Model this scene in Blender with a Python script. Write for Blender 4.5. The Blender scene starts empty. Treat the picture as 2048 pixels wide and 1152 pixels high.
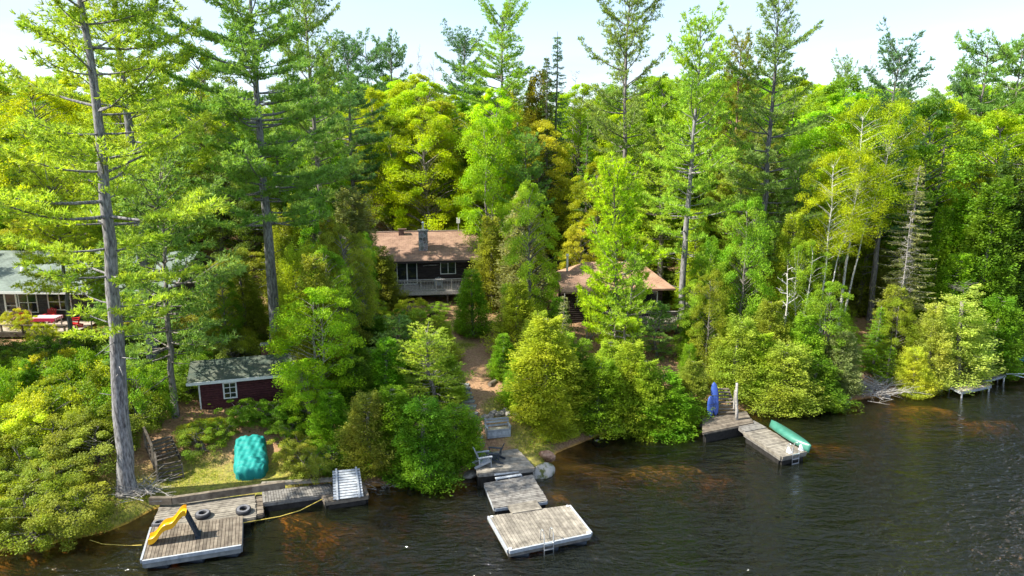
import bpy, math, random
import numpy as np
from mathutils import Vector, Matrix

# ------------------------------------------------------------------ camera, sky, sun, exposure
sc = bpy.context.scene
col = sc.collection
R = math.radians
CAM = Vector((0, 0, 17.0)); PITCH = R(12.0); F = 1365.33
cd = bpy.data.cameras.new("camera"); cam = bpy.data.objects.new("camera", cd); col.objects.link(cam)
cd.sensor_width = 36; cd.lens = 24.0; cd.clip_start = 0.3; cd.clip_end = 6000
cam.location = CAM; cam.rotation_euler = (R(90) - PITCH, 0, 0)
sc.camera = cam

SUN_EL = R(47); LIGHT = Vector((0.93, 0.22, 0)).normalized()      # travel direction of the light on the ground
tosun = Vector((-LIGHT.x * math.cos(SUN_EL), -LIGHT.y * math.cos(SUN_EL), math.sin(SUN_EL)))
w = bpy.data.worlds.new("World"); sc.world = w; w.use_nodes = True
nt = w.node_tree; nt.nodes.clear()
out = nt.nodes.new('ShaderNodeOutputWorld'); bg = nt.nodes.new('ShaderNodeBackground'); bg.inputs[1].default_value = 0.142
sky = nt.nodes.new('ShaderNodeTexSky'); sky.sky_type = 'NISHITA'; sky.sun_disc = False
sky.sun_elevation = SUN_EL; sky.sun_rotation = math.atan2(tosun.x, tosun.y)
sky.air_density = 1.0; sky.dust_density = 1.2; sky.ozone_density = 1.0; sky.altitude = 200
tc = nt.nodes.new('ShaderNodeTexCoord'); mp = nt.nodes.new('ShaderNodeMapping'); mp.inputs['Scale'].default_value = (1.2, 1.2, 7.0)
nz = nt.nodes.new('ShaderNodeTexNoise'); nz.inputs['Scale'].default_value = 2.2; nz.inputs['Detail'].default_value = 7; nz.inputs['Roughness'].default_value = .55
cr = nt.nodes.new('ShaderNodeValToRGB'); cr.color_ramp.elements[0].position = .36; cr.color_ramp.elements[1].position = .66
cr.color_ramp.elements[0].color = (.12, .12, .12, 1); cr.color_ramp.elements[1].color = (.85, .85, .85, 1)
mx = nt.nodes.new('ShaderNodeMix'); mx.data_type = 'RGBA'; mx.inputs[7].default_value = (2.75, 3.25, 4.1, 1)
nt.links.new(tc.outputs['Generated'], mp.inputs[0]); nt.links.new(mp.outputs[0], nz.inputs[0]); nt.links.new(nz.outputs[0], cr.inputs[0])
nt.links.new(cr.outputs[0], mx.inputs[0]); nt.links.new(sky.outputs[0], mx.inputs[6]); nt.links.new(mx.outputs[2], bg.inputs[0]); nt.links.new(bg.outputs[0], out.inputs[0])
sd = bpy.data.lights.new("sun", 'SUN'); sd.energy = 5.0; sd.angle = R(0.6); sd.color = (1.0, .95, .84)
so = bpy.data.objects.new("sun", sd); col.objects.link(so); so.rotation_euler = tosun.to_track_quat('Z', 'Y').to_euler(); so.location = (-60, 0, 80)
sc.view_settings.view_transform = 'Standard'; sc.view_settings.look = 'None'; sc.view_settings.exposure = 1.15; sc.view_settings.gamma = 1
sc.cycles.max_bounces = 7; sc.cycles.transparent_max_bounces = 8; sc.cycles.diffuse_bounces = 4; sc.cycles.glossy_bounces = 3
sc.cycles.transmission_bounces = 5; sc.cycles.caustics_reflective = False; sc.cycles.caustics_refractive = False

# ------------------------------------------------------------------ measuring helpers
Z3 = Vector((0, 0, 1))
def ray(px, py):
    u = (px - 1024) / F; v = (576 - py) / F
    return Vector((u, math.cos(PITCH) + v * math.sin(PITCH), -math.sin(PITCH) + v * math.cos(PITCH)))
def G(px, py, z=0.0):
    d = ray(px, py); t = (z - CAM.z) / d.z; return CAM + d * t
def AT(px, py, Y):
    d = ray(px, py); return CAM + d * (Y / d.y)

shore_px = [(-700, 1290), (0, 1104), (110, 1088), (235, 1060), (310, 1018), (520, 1000), (660, 995), (745, 975), (965, 950), (1085, 948), (1112, 908), (1200, 872),
            (1300, 852), (1420, 848), (1500, 822), (1600, 812), (1720, 800), (1850, 784), (1930, 762), (2048, 738), (2400, 700), (2900, 680)]
SH = [G(x, y, 0) for x, y in shore_px]
SX = np.array([-2500, -120] + [p.x for p in SH] + [140, 2500]); SY = np.array([15, 15] + [p.y for p in SH] + [70, 90])
HS = np.array([-400, -30, -12, -5, -2.2, -.8, 0, .7, 2.6, 5.5, 13, 22, 30, 60, 110, 200, 400, 3000.])
HZ = np.array([-8, -5.0, -3.6, -2.3, -1.3, -.55, -.06, .42, .66, 1.8, 2.5, 3.0, 3.6, 7.0, 12, 17, 20, 24.])
SHOALS = [(G(a_, b_, 0).x, G(a_, b_, 0).y, c_, d_, e_) for a_, b_, c_, d_, e_ in ((1150, 926, 2.4, .9, .10), (1245, 938, 2.6, 1.0, .12), (1340, 928, 2.8, .9, .3), (1105, 975, 1.3, 1.0, .5), (600, 1018, 1.5, .7, .3), (650, 1040, 1.6, .8, .7), (1860, 812, 2.6, 1.0, .2), (1990, 832, 2.0, 1.0, .35), (1420, 930, 2.5, 1.2, .8), (1650, 870, 3, 1.2, .8), (1130, 1015, 1.2, .8, .7))]
def ground_np(x, y):
    s = y - np.interp(x, SX, SY)
    z = np.interp(s, HS, HZ)
    n = (np.sin(x * .9 + y * .37) * .5 + np.sin(x * .31 - y * .83 + 1.3) * .6 + np.sin(x * 2.3 + y * 1.9) * .25 + np.sin(x * 1.1 - y * 2.7 + .5) * .25)
    a = np.clip((s - .3) / 8, 0, 1) * .16 + np.clip(-s / 3, 0, 1) * .12
    for bx, by, rx, ry, dd in SHOALS: wgt = np.exp(-((x - bx) / rx) ** 2 - ((y - by) / ry) ** 2) * np.clip(-s / .8, 0, 1); z = z + (np.maximum(z, -dd) - z) * np.clip(wgt * 1.4, 0, 1)
    return z + n * a
def gz(x, y): return float(ground_np(np.array([x]), np.array([y]))[0])
def hit(px, py):
    d = ray(px, py); t = 15.0
    while t < 300:
        p = CAM + d * t
        if p.z <= gz(p.x, p.y): return p
        t += .1
    return p

# ------------------------------------------------------------------ mesh builder
class MB:
    def __init__(s, M=None): s.v = []; s.f = []; s.r = []; s.M = M
    def add(s, vs, fs, rnd=None):
        o = len(s.v); r = random.random() if rnd is None else rnd
        s.v += [tuple(s.M @ Vector(v)) if s.M else tuple(v) for v in vs]
        s.f += [tuple(i + o for i in f) for f in fs]; s.r += [r] * len(fs); return s
    BF = [(0, 3, 2, 1), (4, 5, 6, 7), (0, 1, 5, 4), (1, 2, 6, 5), (2, 3, 7, 6), (3, 0, 4, 7)]
    def box(s, x0, x1, y0, y1, z0, z1, rnd=None):
        return s.add([(x0, y0, z0), (x1, y0, z0), (x1, y1, z0), (x0, y1, z0), (x0, y0, z1), (x1, y0, z1), (x1, y1, z1), (x0, y1, z1)], MB.BF, rnd)
    def slab(s, q, t, rnd=None):                                    # four top corners (counter-clockwise), thickness downward
        q = [Vector(p) for p in q]
        return s.add([p - Z3 * t for p in q] + q, MB.BF, rnd)
    def beam(s, a, b, wd, h, up=Z3, rnd=None):
        a = Vector(a); b = Vector(b); d = (b - a).normalized(); sd_ = d.cross(up)
        if sd_.length < 1e-3: sd_ = Vector((1, 0, 0))
        sd_.normalize(); u = sd_.cross(d); sd_ = sd_ * wd / 2; u = u * h / 2
        return s.add([a - sd_ - u, a + sd_ - u, b + sd_ - u, b - sd_ - u, a - sd_ + u, a + sd_ + u, b + sd_ + u, b - sd_ + u], MB.BF, rnd)
    def tube(s, pts, rad, n=8, rnd=None, cap=True):
        pts = [Vector(p) for p in pts]
        if not hasattr(rad, '__len__'): rad = [rad] * len(pts)
        vs = []; fs = []
        for i, p in enumerate(pts):
            d = (pts[min(i + 1, len(pts) - 1)] - pts[max(i - 1, 0)]).normalized()
            a = d.cross(Vector((.3, .9, .1)) if abs(d.z) > .9 else Z3).normalized(); b = d.cross(a)
            for k in range(n):
                t = 2 * math.pi * k / n; vs.append(p + (a * math.cos(t) + b * math.sin(t)) * rad[i])
        for i in range(len(pts) - 1):
            for k in range(n): fs.append((i * n + k, i * n + (k + 1) % n, (i + 1) * n + (k + 1) % n, (i + 1) * n + k))
        if cap: fs += [tuple(range(n - 1, -1, -1)), tuple((len(pts) - 1) * n + k for k in range(n))]
        return s.add(vs, fs, rnd)
    def build(s, name, mat, parent=None, label=None, smooth=False, **kw):
        me = bpy.data.meshes.new(name); me.from_pydata(s.v, [], s.f); me.materials.append(mat)
        a = me.attributes.new('rnd', 'FLOAT', 'FACE'); a.data.foreach_set('value', s.r)
        if smooth: me.polygons.foreach_set('use_smooth', [True] * len(me.polygons))
        o = bpy.data.objects.new(name, me); col.objects.link(o)
        if parent is not None: o.parent = parent
        if label: o['label'] = label
        for k, v_ in kw.items(): o[k] = v_
        return o
def thing(name, label, cat, loc=(0, 0, 0), rz=0.0, group=None):
    o = bpy.data.objects.new(name, None); o.empty_display_size = .2; col.objects.link(o); o.location = loc; o.rotation_euler = (0, 0, rz)
    o['label'] = label; o['category'] = cat
    if group: o['group'] = group
    return o
def tag(o, label, cat, group=None):
    o['label'] = label; o['category'] = cat
    if group: o['group'] = group
    return o
def inv(loc, rz=0): return (Matrix.Translation(loc) @ Matrix.Rotation(rz, 4, 'Z')).inverted()

# ------------------------------------------------------------------ materials
def newmat(name):
    m = bpy.data.materials.new(name); m.use_nodes = True; t = m.node_tree; t.nodes.clear()
    o = t.nodes.new('ShaderNodeOutputMaterial'); return m, t, o
def nd(t, typ, **kw):
    n = t.nodes.new(typ)
    for k, v in kw.items():
        if k.startswith('i_'): n.inputs[int(k[2:])].default_value = v
        else: setattr(n, k, v)
    return n
def rgba(c): return (c[0], c[1], c[2], 1)
def surf(name, c1, c2, scale=3.0, rough=.8, bump=.3, rnd=.0, stretch=(1, 1, 1), metal=0.0, c3=None, spec=.3, dist=.02, thr=(.35, .65), objcol=False, coord='Object'):
    m, t, o = newmat(name); p = nd(t, 'ShaderNodeBsdfPrincipled'); L = t.links.new
    p.inputs['Roughness'].default_value = rough; p.inputs['Metallic'].default_value = metal; p.inputs['Specular IOR Level'].default_value = spec
    tcn = nd(t, 'ShaderNodeTexCoord'); mpn = nd(t, 'ShaderNodeMapping'); mpn.inputs['Scale'].default_value = stretch
    n = nd(t, 'ShaderNodeTexNoise'); n.inputs['Scale'].default_value = scale; n.inputs['Detail'].default_value = 6; n.inputs['Roughness'].default_value = .6
    L(tcn.outputs[coord], mpn.inputs[0]); L(mpn.outputs[0], n.inputs[0])
    r = nd(t, 'ShaderNodeValToRGB'); r.color_ramp.elements[0].position = thr[0]; r.color_ramp.elements[1].position = thr[1]
    r.color_ramp.elements[0].color = rgba(c1); r.color_ramp.elements[1].color = rgba(c2)
    if c3: e = r.color_ramp.elements.new(.8); e.color = rgba(c3)
    L(n.outputs[0], r.inputs[0]); c = r.outputs[0]
    if rnd:
        a = nd(t, 'ShaderNodeAttribute', attribute_name='rnd'); mr = nd(t, 'ShaderNodeMapRange'); mr.inputs[3].default_value = 1 - rnd; mr.inputs[4].default_value = 1 + rnd
        L(a.outputs['Fac'], mr.inputs[0]); vm = nd(t, 'ShaderNodeVectorMath', operation='SCALE'); L(c, vm.inputs[0]); L(mr.outputs[0], vm.inputs['Scale']); c = vm.outputs[0]
    if objcol:
        oi = nd(t, 'ShaderNodeObjectInfo'); vm = nd(t, 'ShaderNodeVectorMath', operation='MULTIPLY'); L(c, vm.inputs[0]); L(oi.outputs['Color'], vm.inputs[1]); c = vm.outputs[0]
    L(c, p.inputs['Base Color'])
    if bump:
        b = nd(t, 'ShaderNodeBump'); b.inputs['Strength'].default_value = bump; b.inputs['Distance'].default_value = dist; L(n.outputs[0], b.inputs['Height']); L(b.outputs[0], p.inputs['Normal'])
    L(p.outputs[0], o.inputs[0]); return m
def leafmat(name, trans=.48, rough=.55):
    m, t, o = newmat(name); L = t.links.new
    oi = nd(t, 'ShaderNodeObjectInfo'); a = nd(t, 'ShaderNodeAttribute', attribute_name='rnd')
    mr = nd(t, 'ShaderNodeMapRange'); mr.inputs[3].default_value = .55; mr.inputs[4].default_value = 1.5
    L(a.outputs['Fac'], mr.inputs[0]); vm = nd(t, 'ShaderNodeVectorMath', operation='SCALE'); L(oi.outputs['Color'], vm.inputs[0]); L(mr.outputs[0], vm.inputs['Scale'])
    tcn = nd(t, 'ShaderNodeTexCoord'); n = nd(t, 'ShaderNodeTexNoise'); n.inputs['Scale'].default_value = .55; n.inputs['Detail'].default_value = 3; L(tcn.outputs['Object'], n.inputs[0])
    hs = nd(t, 'ShaderNodeHueSaturation'); hr = nd(t, 'ShaderNodeMapRange'); hr.inputs[1].default_value = .3; hr.inputs[2].default_value = .7; hr.inputs[3].default_value = .488; hr.inputs[4].default_value = .522
    vr = nd(t, 'ShaderNodeMapRange'); vr.inputs[1].default_value = .3; vr.inputs[2].default_value = .7; vr.inputs[3].default_value = 1.15; vr.inputs[4].default_value = .85
    L(n.outputs[0], hr.inputs[0]); L(n.outputs[0], vr.inputs[0]); L(hr.outputs[0], hs.inputs['Hue']); L(vr.outputs[0], hs.inputs['Value']); L(vm.outputs[0], hs.inputs['Color'])
    p = nd(t, 'ShaderNodeBsdfPrincipled'); p.inputs['Roughness'].default_value = rough; p.inputs['Specular IOR Level'].default_value = .25; L(hs.outputs[0], p.inputs['Base Color'])
    tr = nd(t, 'ShaderNodeBsdfTranslucent'); th = nd(t, 'ShaderNodeVectorMath', operation='MULTIPLY'); th.inputs[1].default_value = (1.25, 1.2, .5); L(hs.outputs[0], th.inputs[0]); L(th.outputs[0], tr.inputs[0])
    ms = nd(t, 'ShaderNodeMixShader'); ms.inputs[0].default_value = trans; L(p.outputs[0], ms.inputs[1]); L(tr.outputs[0], ms.inputs[2]); L(ms.outputs[0], o.inputs[0]); return m
LEAF = leafmat('leaf_foliage'); NEEDLE = leafmat('needle_foliage', .42, .6)
BARK = surf('bark', (.22, .20, .19), (1.0, .96, .9), 6, .95, .9, stretch=(2.2, 2.2, .5), objcol=True, dist=.03)
BIRCHBARK = surf('birch_bark', (.12, .10, .09), (.52, .50, .46), 3, .7, .2, stretch=(1, 1, 4), thr=(.36, .43))
wood = surf('weathered_wood', (0.0886, 0.0797, 0.0708), (0.212, 0.198, 0.177), 5, .85, .35, rnd=.22, stretch=(1, 1, 1), c3=(0.26, 0.248, 0.225), thr=(.3, .6), dist=.006)
wood_pale = surf('pale_dock_wood', (0.123, 0.107, 0.0861), (0.283, 0.252, 0.203), 3, .85, .3, rnd=.2, c3=(0.344, 0.32, 0.271), thr=(.3, .6), dist=.006)
wood_brown = surf('brown_worn_wood', (0.0828, 0.064, 0.048), (0.192, 0.16, 0.121), 3.5, .88, .3, rnd=.28, c3=(0.256, 0.23, 0.192), thr=(.3, .62), dist=.006)
wood_dark = surf('dark_timber', (.06, .048, .04), (.13, .11, .09), 5, .9, .3, rnd=.25, dist=.006)
crib_shade = surf('crib_painted_shade', (.012, .011, .010), (.03, .027, .024), 5, .8, .2)  # near-black colour holds the shade beneath the docks
wood_grey = surf('grey_painted_wood', (.25, .27, .29), (.40, .42, .44), 6, .8, .2, rnd=.12, dist=.004)
rail_wood = surf('grey_rail_wood', (.24, .22, .20), (.42, .39, .36), 8, .85, .2, rnd=.15, dist=.004)
logs = surf('dark_log_siding', (.022, .015, .013), (.05, .036, .030), 6, .7, .3, rnd=.25, stretch=(.4, 1, 1), dist=.006)
redsid = surf('dark_red_siding', (.055, .016, .020), (.10, .030, .032), 6, .8, .2, rnd=.12, dist=.004)
white = surf('white_paint', (.66, .67, .66), (.80, .80, .78), 5, .5, .05, dist=.002)
cream = surf('cream_frame_paint', (.62, .60, .52), (.76, .74, .66), 5, .5, .05, dist=.002)
greysid = surf('grey_house_siding', (.14, .15, .15), (.20, .21, .21), 5, .8, .1, rnd=.1, dist=.004)
conc = surf('foundation_concrete', (.14, .15, .15), (.26, .26, .25), 3, .9, .3)
alu = surf('aluminium', (.55, .57, .60), (.72, .74, .77), 8, .35, .0, metal=.7)
yellow = surf('yellow_plastic', (.80, .40, .008), (.90, .48, .012), 2, .35, .0, spec=.5)
rubber = surf('tyre_rubber', (.018, .018, .02), (.045, .045, .05), 14, .75, .2, dist=.005)
tarpm = surf('turquoise_tarp', (.012, .20, .18), (.022, .27, .24), 2.5, .6, .25, dist=.03, spec=.2)
canoem = surf('green_canoe_hull', (.03, .145, .10), (.055, .205, .15), 2.2, .35, .05, spec=.5, c3=(.11, .26, .20), thr=(.3, .62))
bluem = surf('blue_plastic', (.03, .07, .30), (.045, .10, .38), 2, .4, .0, spec=.5)
cyanm = surf('light_blue_plastic', (.02, .22, .50), (.04, .32, .62), 2, .4, .0)
redm = surf('red_plastic', (.42, .022, .022), (.58, .035, .035), 3, .45, .0)
navy = surf('dark_navy_paint', (.02, .028, .04), (.04, .05, .065), 4, .6, .0)
wicker = surf('wicker', (.16, .10, .045), (.34, .24, .13), 30, .8, .5, dist=.01)
rope_m = surf('yellow_rope', (.50, .36, .05), (.65, .50, .12), 20, .8, .2)
metal_d = surf('dark_metal', (.05, .05, .05), (.10, .09, .08), 8, .5, .1, metal=.5)
rock_m = surf('rock', (.13, .11, .09), (.34, .31, .27), 2.5, .9, .8, c3=(.42, .38, .30), thr=(.3, .6), dist=.05)
mossrock = surf('mossy_rock', (.10, .11, .03), (.40, .37, .32), 1.8, .9, .7, thr=(.42, .52), dist=.05)
deadw = surf('grey_dead_wood', (.20, .18, .16), (.46, .43, .39), 8, .9, .4, dist=.01)
brick_m = surf('chimney_brick', (.10, .045, .035), (.17, .08, .06), 9, .9, .4, dist=.01)
gl, t_, o_ = newmat('window_glass'); p_ = nd(t_, 'ShaderNodeBsdfPrincipled'); p_.inputs['Base Color'].default_value = (.012, .016, .022, 1); p_.inputs['Roughness'].default_value = .06; p_.inputs['Specular IOR Level'].default_value = .9
t_.links.new(p_.outputs[0], o_.inputs[0]); glass = gl
def shingle(name, c1, c2, c3):
    m, t, o = newmat(name); L = t.links.new; tcn = nd(t, 'ShaderNodeTexCoord'); b = nd(t, 'ShaderNodeTexBrick')
    b.inputs['Scale'].default_value = 1.0; b.inputs['Brick Width'].default_value = .33; b.inputs['Row Height'].default_value = .14; b.inputs['Mortar Size'].default_value = .012; b.inputs['Bias'].default_value = 0
    b.inputs['Color1'].default_value = rgba(c1); b.inputs['Color2'].default_value = rgba(c2); b.inputs['Mortar'].default_value = rgba([x * .45 for x in c1]); L(tcn.outputs['Object'], b.inputs[0])
    n = nd(t, 'ShaderNodeTexNoise'); n.inputs['Scale'].default_value = 1.1; n.inputs['Detail'].default_value = 8; n.inputs['Roughness'].default_value = .7; L(tcn.outputs['Object'], n.inputs[0])
    r = nd(t, 'ShaderNodeMapRange'); r.inputs[1].default_value = .42; r.inputs[2].default_value = .7; L(n.outputs[0], r.inputs[0])
    mxn = nd(t, 'ShaderNodeMix', data_type='RGBA'); L(r.outputs[0], mxn.inputs[0]); L(b.outputs[0], mxn.inputs[6]); mxn.inputs[7].default_value = rgba(c3)
    p = nd(t, 'ShaderNodeBsdfPrincipled'); p.inputs['Roughness'].default_value = .9; L(mxn.outputs[2], p.inputs['Base Color'])
    bp = nd(t, 'ShaderNodeBump'); bp.inputs['Strength'].default_value = .5; bp.inputs['Distance'].default_value = .01; L(b.outputs['Fac'], bp.inputs['Height']); bp.invert = True; L(bp.outputs[0], p.inputs['Normal'])
    L(p.outputs[0], o.inputs[0]); return m
roof_brown = shingle('brown_shingles', (.20, .115, .075), (.29, .17, .115), (.35, .22, .15))
roof_tan = shingle('tan_shingles', (.27, .15, .095), (.37, .215, .14), (.44, .27, .18))
roof_green = shingle('green_grey_shingles', (.045, .07, .055), (.07, .10, .075), (.13, .135, .095))
roof_pale = shingle('pale_grey_green_shingles', (.11, .14, .12), (.15, .19, .165), (.20, .24, .21))
def stonemat(name):
    m, t, o = newmat(name); L = t.links.new; tcn = nd(t, 'ShaderNodeTexCoord'); v = nd(t, 'ShaderNodeTexVoronoi', feature='DISTANCE_TO_EDGE'); v.inputs['Scale'].default_value = 3.6
    v2 = nd(t, 'ShaderNodeTexVoronoi'); v2.inputs['Scale'].default_value = 3.6; L(tcn.outputs['Object'], v.inputs[0]); L(tcn.outputs['Object'], v2.inputs[0])
    r = nd(t, 'ShaderNodeValToRGB'); r.color_ramp.elements[0].position = .03; r.color_ramp.elements[1].position = .06; r.color_ramp.elements[0].color = (.42, .42, .42, 1); r.color_ramp.elements[1].color = (0, 0, 0, 1); L(v.outputs[0], r.inputs[0])
    sat = nd(t, 'ShaderNodeHueSaturation'); sat.inputs['Saturation'].default_value = .25; sat.inputs['Value'].default_value = .28; L(v2.outputs['Color'], sat.inputs['Color'])
    a = nd(t, 'ShaderNodeMix', data_type='RGBA', blend_type='LIGHTEN'); a.inputs[0].default_value = 1; L(sat.outputs[0], a.inputs[6]); L(r.outputs[0], a.inputs[7])
    p = nd(t, 'ShaderNodeBsdfPrincipled'); p.inputs['Roughness'].default_value = .9; L(a.outputs[2], p.inputs['Base Color']); L(p.outputs[0], o.inputs[0]); return m
stone = stonemat('fieldstone')

# ------------------------------------------------------------------ ground
def ground_mat():
    m, t, o = newmat('forest_ground'); L = t.links.new; tcn = nd(t, 'ShaderNodeTexCoord')
    def noise(s, d=6): n = nd(t, 'ShaderNodeTexNoise'); n.inputs['Scale'].default_value = s; n.inputs['Detail'].default_value = d; n.inputs['Roughness'].default_value = .65; L(tcn.outputs['Object'], n.inputs[0]); return n.outputs[0]
    def ramp(f, a, b, c1, c2): r = nd(t, 'ShaderNodeValToRGB'); r.color_ramp.elements[0].position = a; r.color_ramp.elements[1].position = b; r.color_ramp.elements[0].color = rgba(c1); r.color_ramp.elements[1].color = rgba(c2); L(f, r.inputs[0]); return r.outputs[0]
    def mix(f, a, b): x = nd(t, 'ShaderNodeMix', data_type='RGBA'); L(f, x.inputs[0]); L(a, x.inputs[6]); L(b, x.inputs[7]); return x.outputs[2]
    fine = noise(9, 8); duff = ramp(fine, .3, .7, (.16, .09, .05), (.44, .27, .155)); grass = ramp(noise(6), .35, .65, (.08, .12, .018), (.34, .33, .05))
    bed = ramp(noise(.9), .35, .7, (.16, .08, .016), (.78, .40, .07))
    ag = nd(t, 'ShaderNodeAttribute', attribute_name='grass'); g1 = nd(t, 'ShaderNodeMath', operation='MULTIPLY_ADD'); L(noise(2.2), g1.inputs[0]); g1.inputs[1].default_value = 1.2; g1.inputs[2].default_value = -.62
    g2 = nd(t, 'ShaderNodeMath', operation='ADD', use_clamp=True); L(ag.outputs['Fac'], g2.inputs[0]); L(g1.outputs[0], g2.inputs[1])
    c = mix(g2.outputs[0], duff, grass)
    sx = nd(t, 'ShaderNodeSeparateXYZ'); L(tcn.outputs['Object'], sx.inputs[0]); mr = nd(t, 'ShaderNodeMapRange'); mr.inputs[1].default_value = .12; mr.inputs[2].default_value = -.05; L(sx.outputs[2], mr.inputs[0])
    c = mix(mr.outputs[0], c, bed)
    p = nd(t, 'ShaderNodeBsdfPrincipled'); p.inputs['Roughness'].default_value = .95; p.inputs['Specular IOR Level'].default_value = .1; L(c, p.inputs['Base Color'])
    b = nd(t, 'ShaderNodeBump'); b.inputs['Strength'].default_value = .7; b.inputs['Distance'].default_value = .05; L(fine, b.inputs['Height']); L(b.outputs[0], p.inputs['Normal']); L(p.outputs[0], o.inputs[0]); return m
xs = np.concatenate([np.array([-2500, -1200, -600, -300, -180, -120, -90, -70]), np.arange(-58, 70, .5), np.array([75, 90, 120, 180, 300, 600, 1200, 2500])])
ys = np.concatenate([np.array([-1500, -500, -150, -40, 0, 8]), np.arange(14, 72, .5), np.arange(73, 140, 2.5), np.array([150, 180, 240, 400, 800, 1600, 3000])])
GX, GY = np.meshgrid(xs, ys); GZ = ground_np(GX, GY); nx, ny = len(xs), len(ys)
gv = np.stack([GX.ravel(), GY.ravel(), GZ.ravel()], 1)
idx = np.arange(nx * ny).reshape(ny, nx); gf = np.stack([idx[:-1, :-1].ravel(), idx[:-1, 1:].ravel(), idx[1:, 1:].ravel(), idx[1:, :-1].ravel()], 1)
def raw_mesh(name, V, Fc, mat, rnd=None, smooth=False):
    me = bpy.data.meshes.new(name); V = np.asarray(V, np.float32); Fc = np.asarray(Fc, np.int32); k = Fc.shape[1]
    me.vertices.add(len(V)); me.vertices.foreach_set('co', V.ravel()); me.loops.add(Fc.size); me.loops.foreach_set('vertex_index', Fc.ravel())
    me.polygons.add(len(Fc)); me.polygons.foreach_set('loop_start', np.arange(0, Fc.size, k, dtype=np.int32)); me.polygons.foreach_set('loop_total', np.full(len(Fc), k, np.int32))
    if smooth: me.polygons.foreach_set('use_smooth', np.ones(len(Fc), bool))
    if rnd is not None: a = me.attributes.new('rnd', 'FLOAT', 'FACE'); a.data.foreach_set('value', np.asarray(rnd, np.float32))
    me.materials.append(mat); me.update(); me.validate(); return me
me = raw_mesh('ground', gv, gf, ground_mat(), smooth=True)
# grass patches (lawn strips by the docks)
gp = [hit(440, 968), hit(350, 985), hit(540, 962), hit(240, 1020), hit(60, 1060), hit(1060, 870), hit(1075, 900), hit(1085, 930), hit(1000, 815), hit(925, 690), hit(395, 960)]
gr = [1.7, 1.6, 1.6, 2.2, 3, 1.2, 1.2, 1.0, .9, .9, 1.6]
ga = np.zeros(len(gv))
for p, r in zip(gp, gr): ga = np.maximum(ga, np.clip(1.5 - np.hypot(gv[:, 0] - p.x, gv[:, 1] - p.y) / r, 0, .8))
at_ = me.attributes.new('grass', 'FLOAT', 'POINT'); at_.data.foreach_set('value', ga.astype(np.float32))
g = bpy.data.objects.new('ground', me); col.objects.link(g); g['kind'] = 'structure'

# water: a closed body with tannin-brown absorption and a rippled surface
m, t, o = newmat('lake_water'); L = t.links.new; tcn = nd(t, 'ShaderNodeTexCoord')
def wn(scale, st, det, rot=0):
    mpn = nd(t, 'ShaderNodeMapping'); mpn.inputs['Scale'].default_value = st; mpn.inputs['Rotation'].default_value = (0, 0, rot); n = nd(t, 'ShaderNodeTexNoise'); n.inputs['Scale'].default_value = scale; n.inputs['Detail'].default_value = det; n.inputs['Roughness'].default_value = .6; n.inputs['Distortion'].default_value = .6
    L(tcn.outputs['Object'], mpn.inputs[0]); L(mpn.outputs[0], n.inputs[0]); return n.outputs[0]
def amp(h, lo, hi, sc_):                                            # ruffled and calm patches of wind, stronger away from the sheltered shore
    mr = nd(t, 'ShaderNodeMapRange'); mr.inputs[1].default_value = .38; mr.inputs[2].default_value = .62; mr.inputs[3].default_value = lo; mr.inputs[4].default_value = hi; L(wn(sc_, (.6, 1, 1), 2, .4), mr.inputs[0])
    sx = nd(t, 'ShaderNodeSeparateXYZ'); L(tcn.outputs['Object'], sx.inputs[0]); sh_ = nd(t, 'ShaderNodeMath', operation='MULTIPLY_ADD'); L(sx.outputs[0], sh_.inputs[0]); sh_.inputs[1].default_value = .45; L(sx.outputs[1], sh_.inputs[2])
    m3 = nd(t, 'ShaderNodeMapRange'); m3.inputs[1].default_value = 35; m3.inputs[2].default_value = 21; m3.inputs[3].default_value = .10; m3.inputs[4].default_value = 1.0
    sm = nd(t, 'ShaderNodeMath', operation='MULTIPLY_ADD'); L(sx.outputs[0], sm.inputs[0]); sm.inputs[1].default_value = -.35; L(sx.outputs[1], sm.inputs[2]); L(sm.outputs[0], m3.inputs[0])
    a1 = nd(t, 'ShaderNodeMath', operation='MULTIPLY'); L(mr.outputs[0], a1.inputs[0]); L(m3.outputs[0], a1.inputs[1]); a2 = nd(t, 'ShaderNodeMath', operation='MULTIPLY'); L(a1.outputs[0], a2.inputs[0]); L(h, a2.inputs[1]); return a2.outputs[0]
b1 = nd(t, 'ShaderNodeBump'); b1.inputs['Strength'].default_value = 1; b1.inputs['Distance'].default_value = .80; L(amp(wn(1.15, (.5, 1.3, 1), 3, .2), .4, 1.1, .09), b1.inputs['Height'])
b2 = nd(t, 'ShaderNodeBump'); b2.inputs['Strength'].default_value = 1; b2.inputs['Distance'].default_value = .36; L(amp(wn(3.4, (.5, 1.3, 1), 3, .35), .15, 1.2, .10), b2.inputs['Height']); L(b1.outputs[0], b2.inputs['Normal'])
fr = nd(t, 'ShaderNodeFresnel'); fr.inputs[0].default_value = 1.5; L(b2.outputs[0], fr.inputs[1])
gly = nd(t, 'ShaderNodeBsdfGlossy'); gly.inputs['Roughness'].default_value = .04; L(b2.outputs[0], gly.inputs['Normal'])
trn = nd(t, 'ShaderNodeBsdfTransparent'); trn.inputs[0].default_value = (.95, .93, .88, 1); ms = nd(t, 'ShaderNodeMixShader')
dfn = nd(t, 'ShaderNodeBsdfDiffuse'); dfn.inputs[0].default_value = (.030, .036, .018, 1); msd = nd(t, 'ShaderNodeMixShader'); msd.inputs[0].default_value = .2; L(trn.outputs[0], msd.inputs[1]); L(dfn.outputs[0], msd.inputs[2])
L(fr.outputs[0], ms.inputs[0]); L(msd.outputs[0], ms.inputs[1]); L(gly.outputs[0], ms.inputs[2]); L(ms.outputs[0], o.inputs[0])
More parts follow.
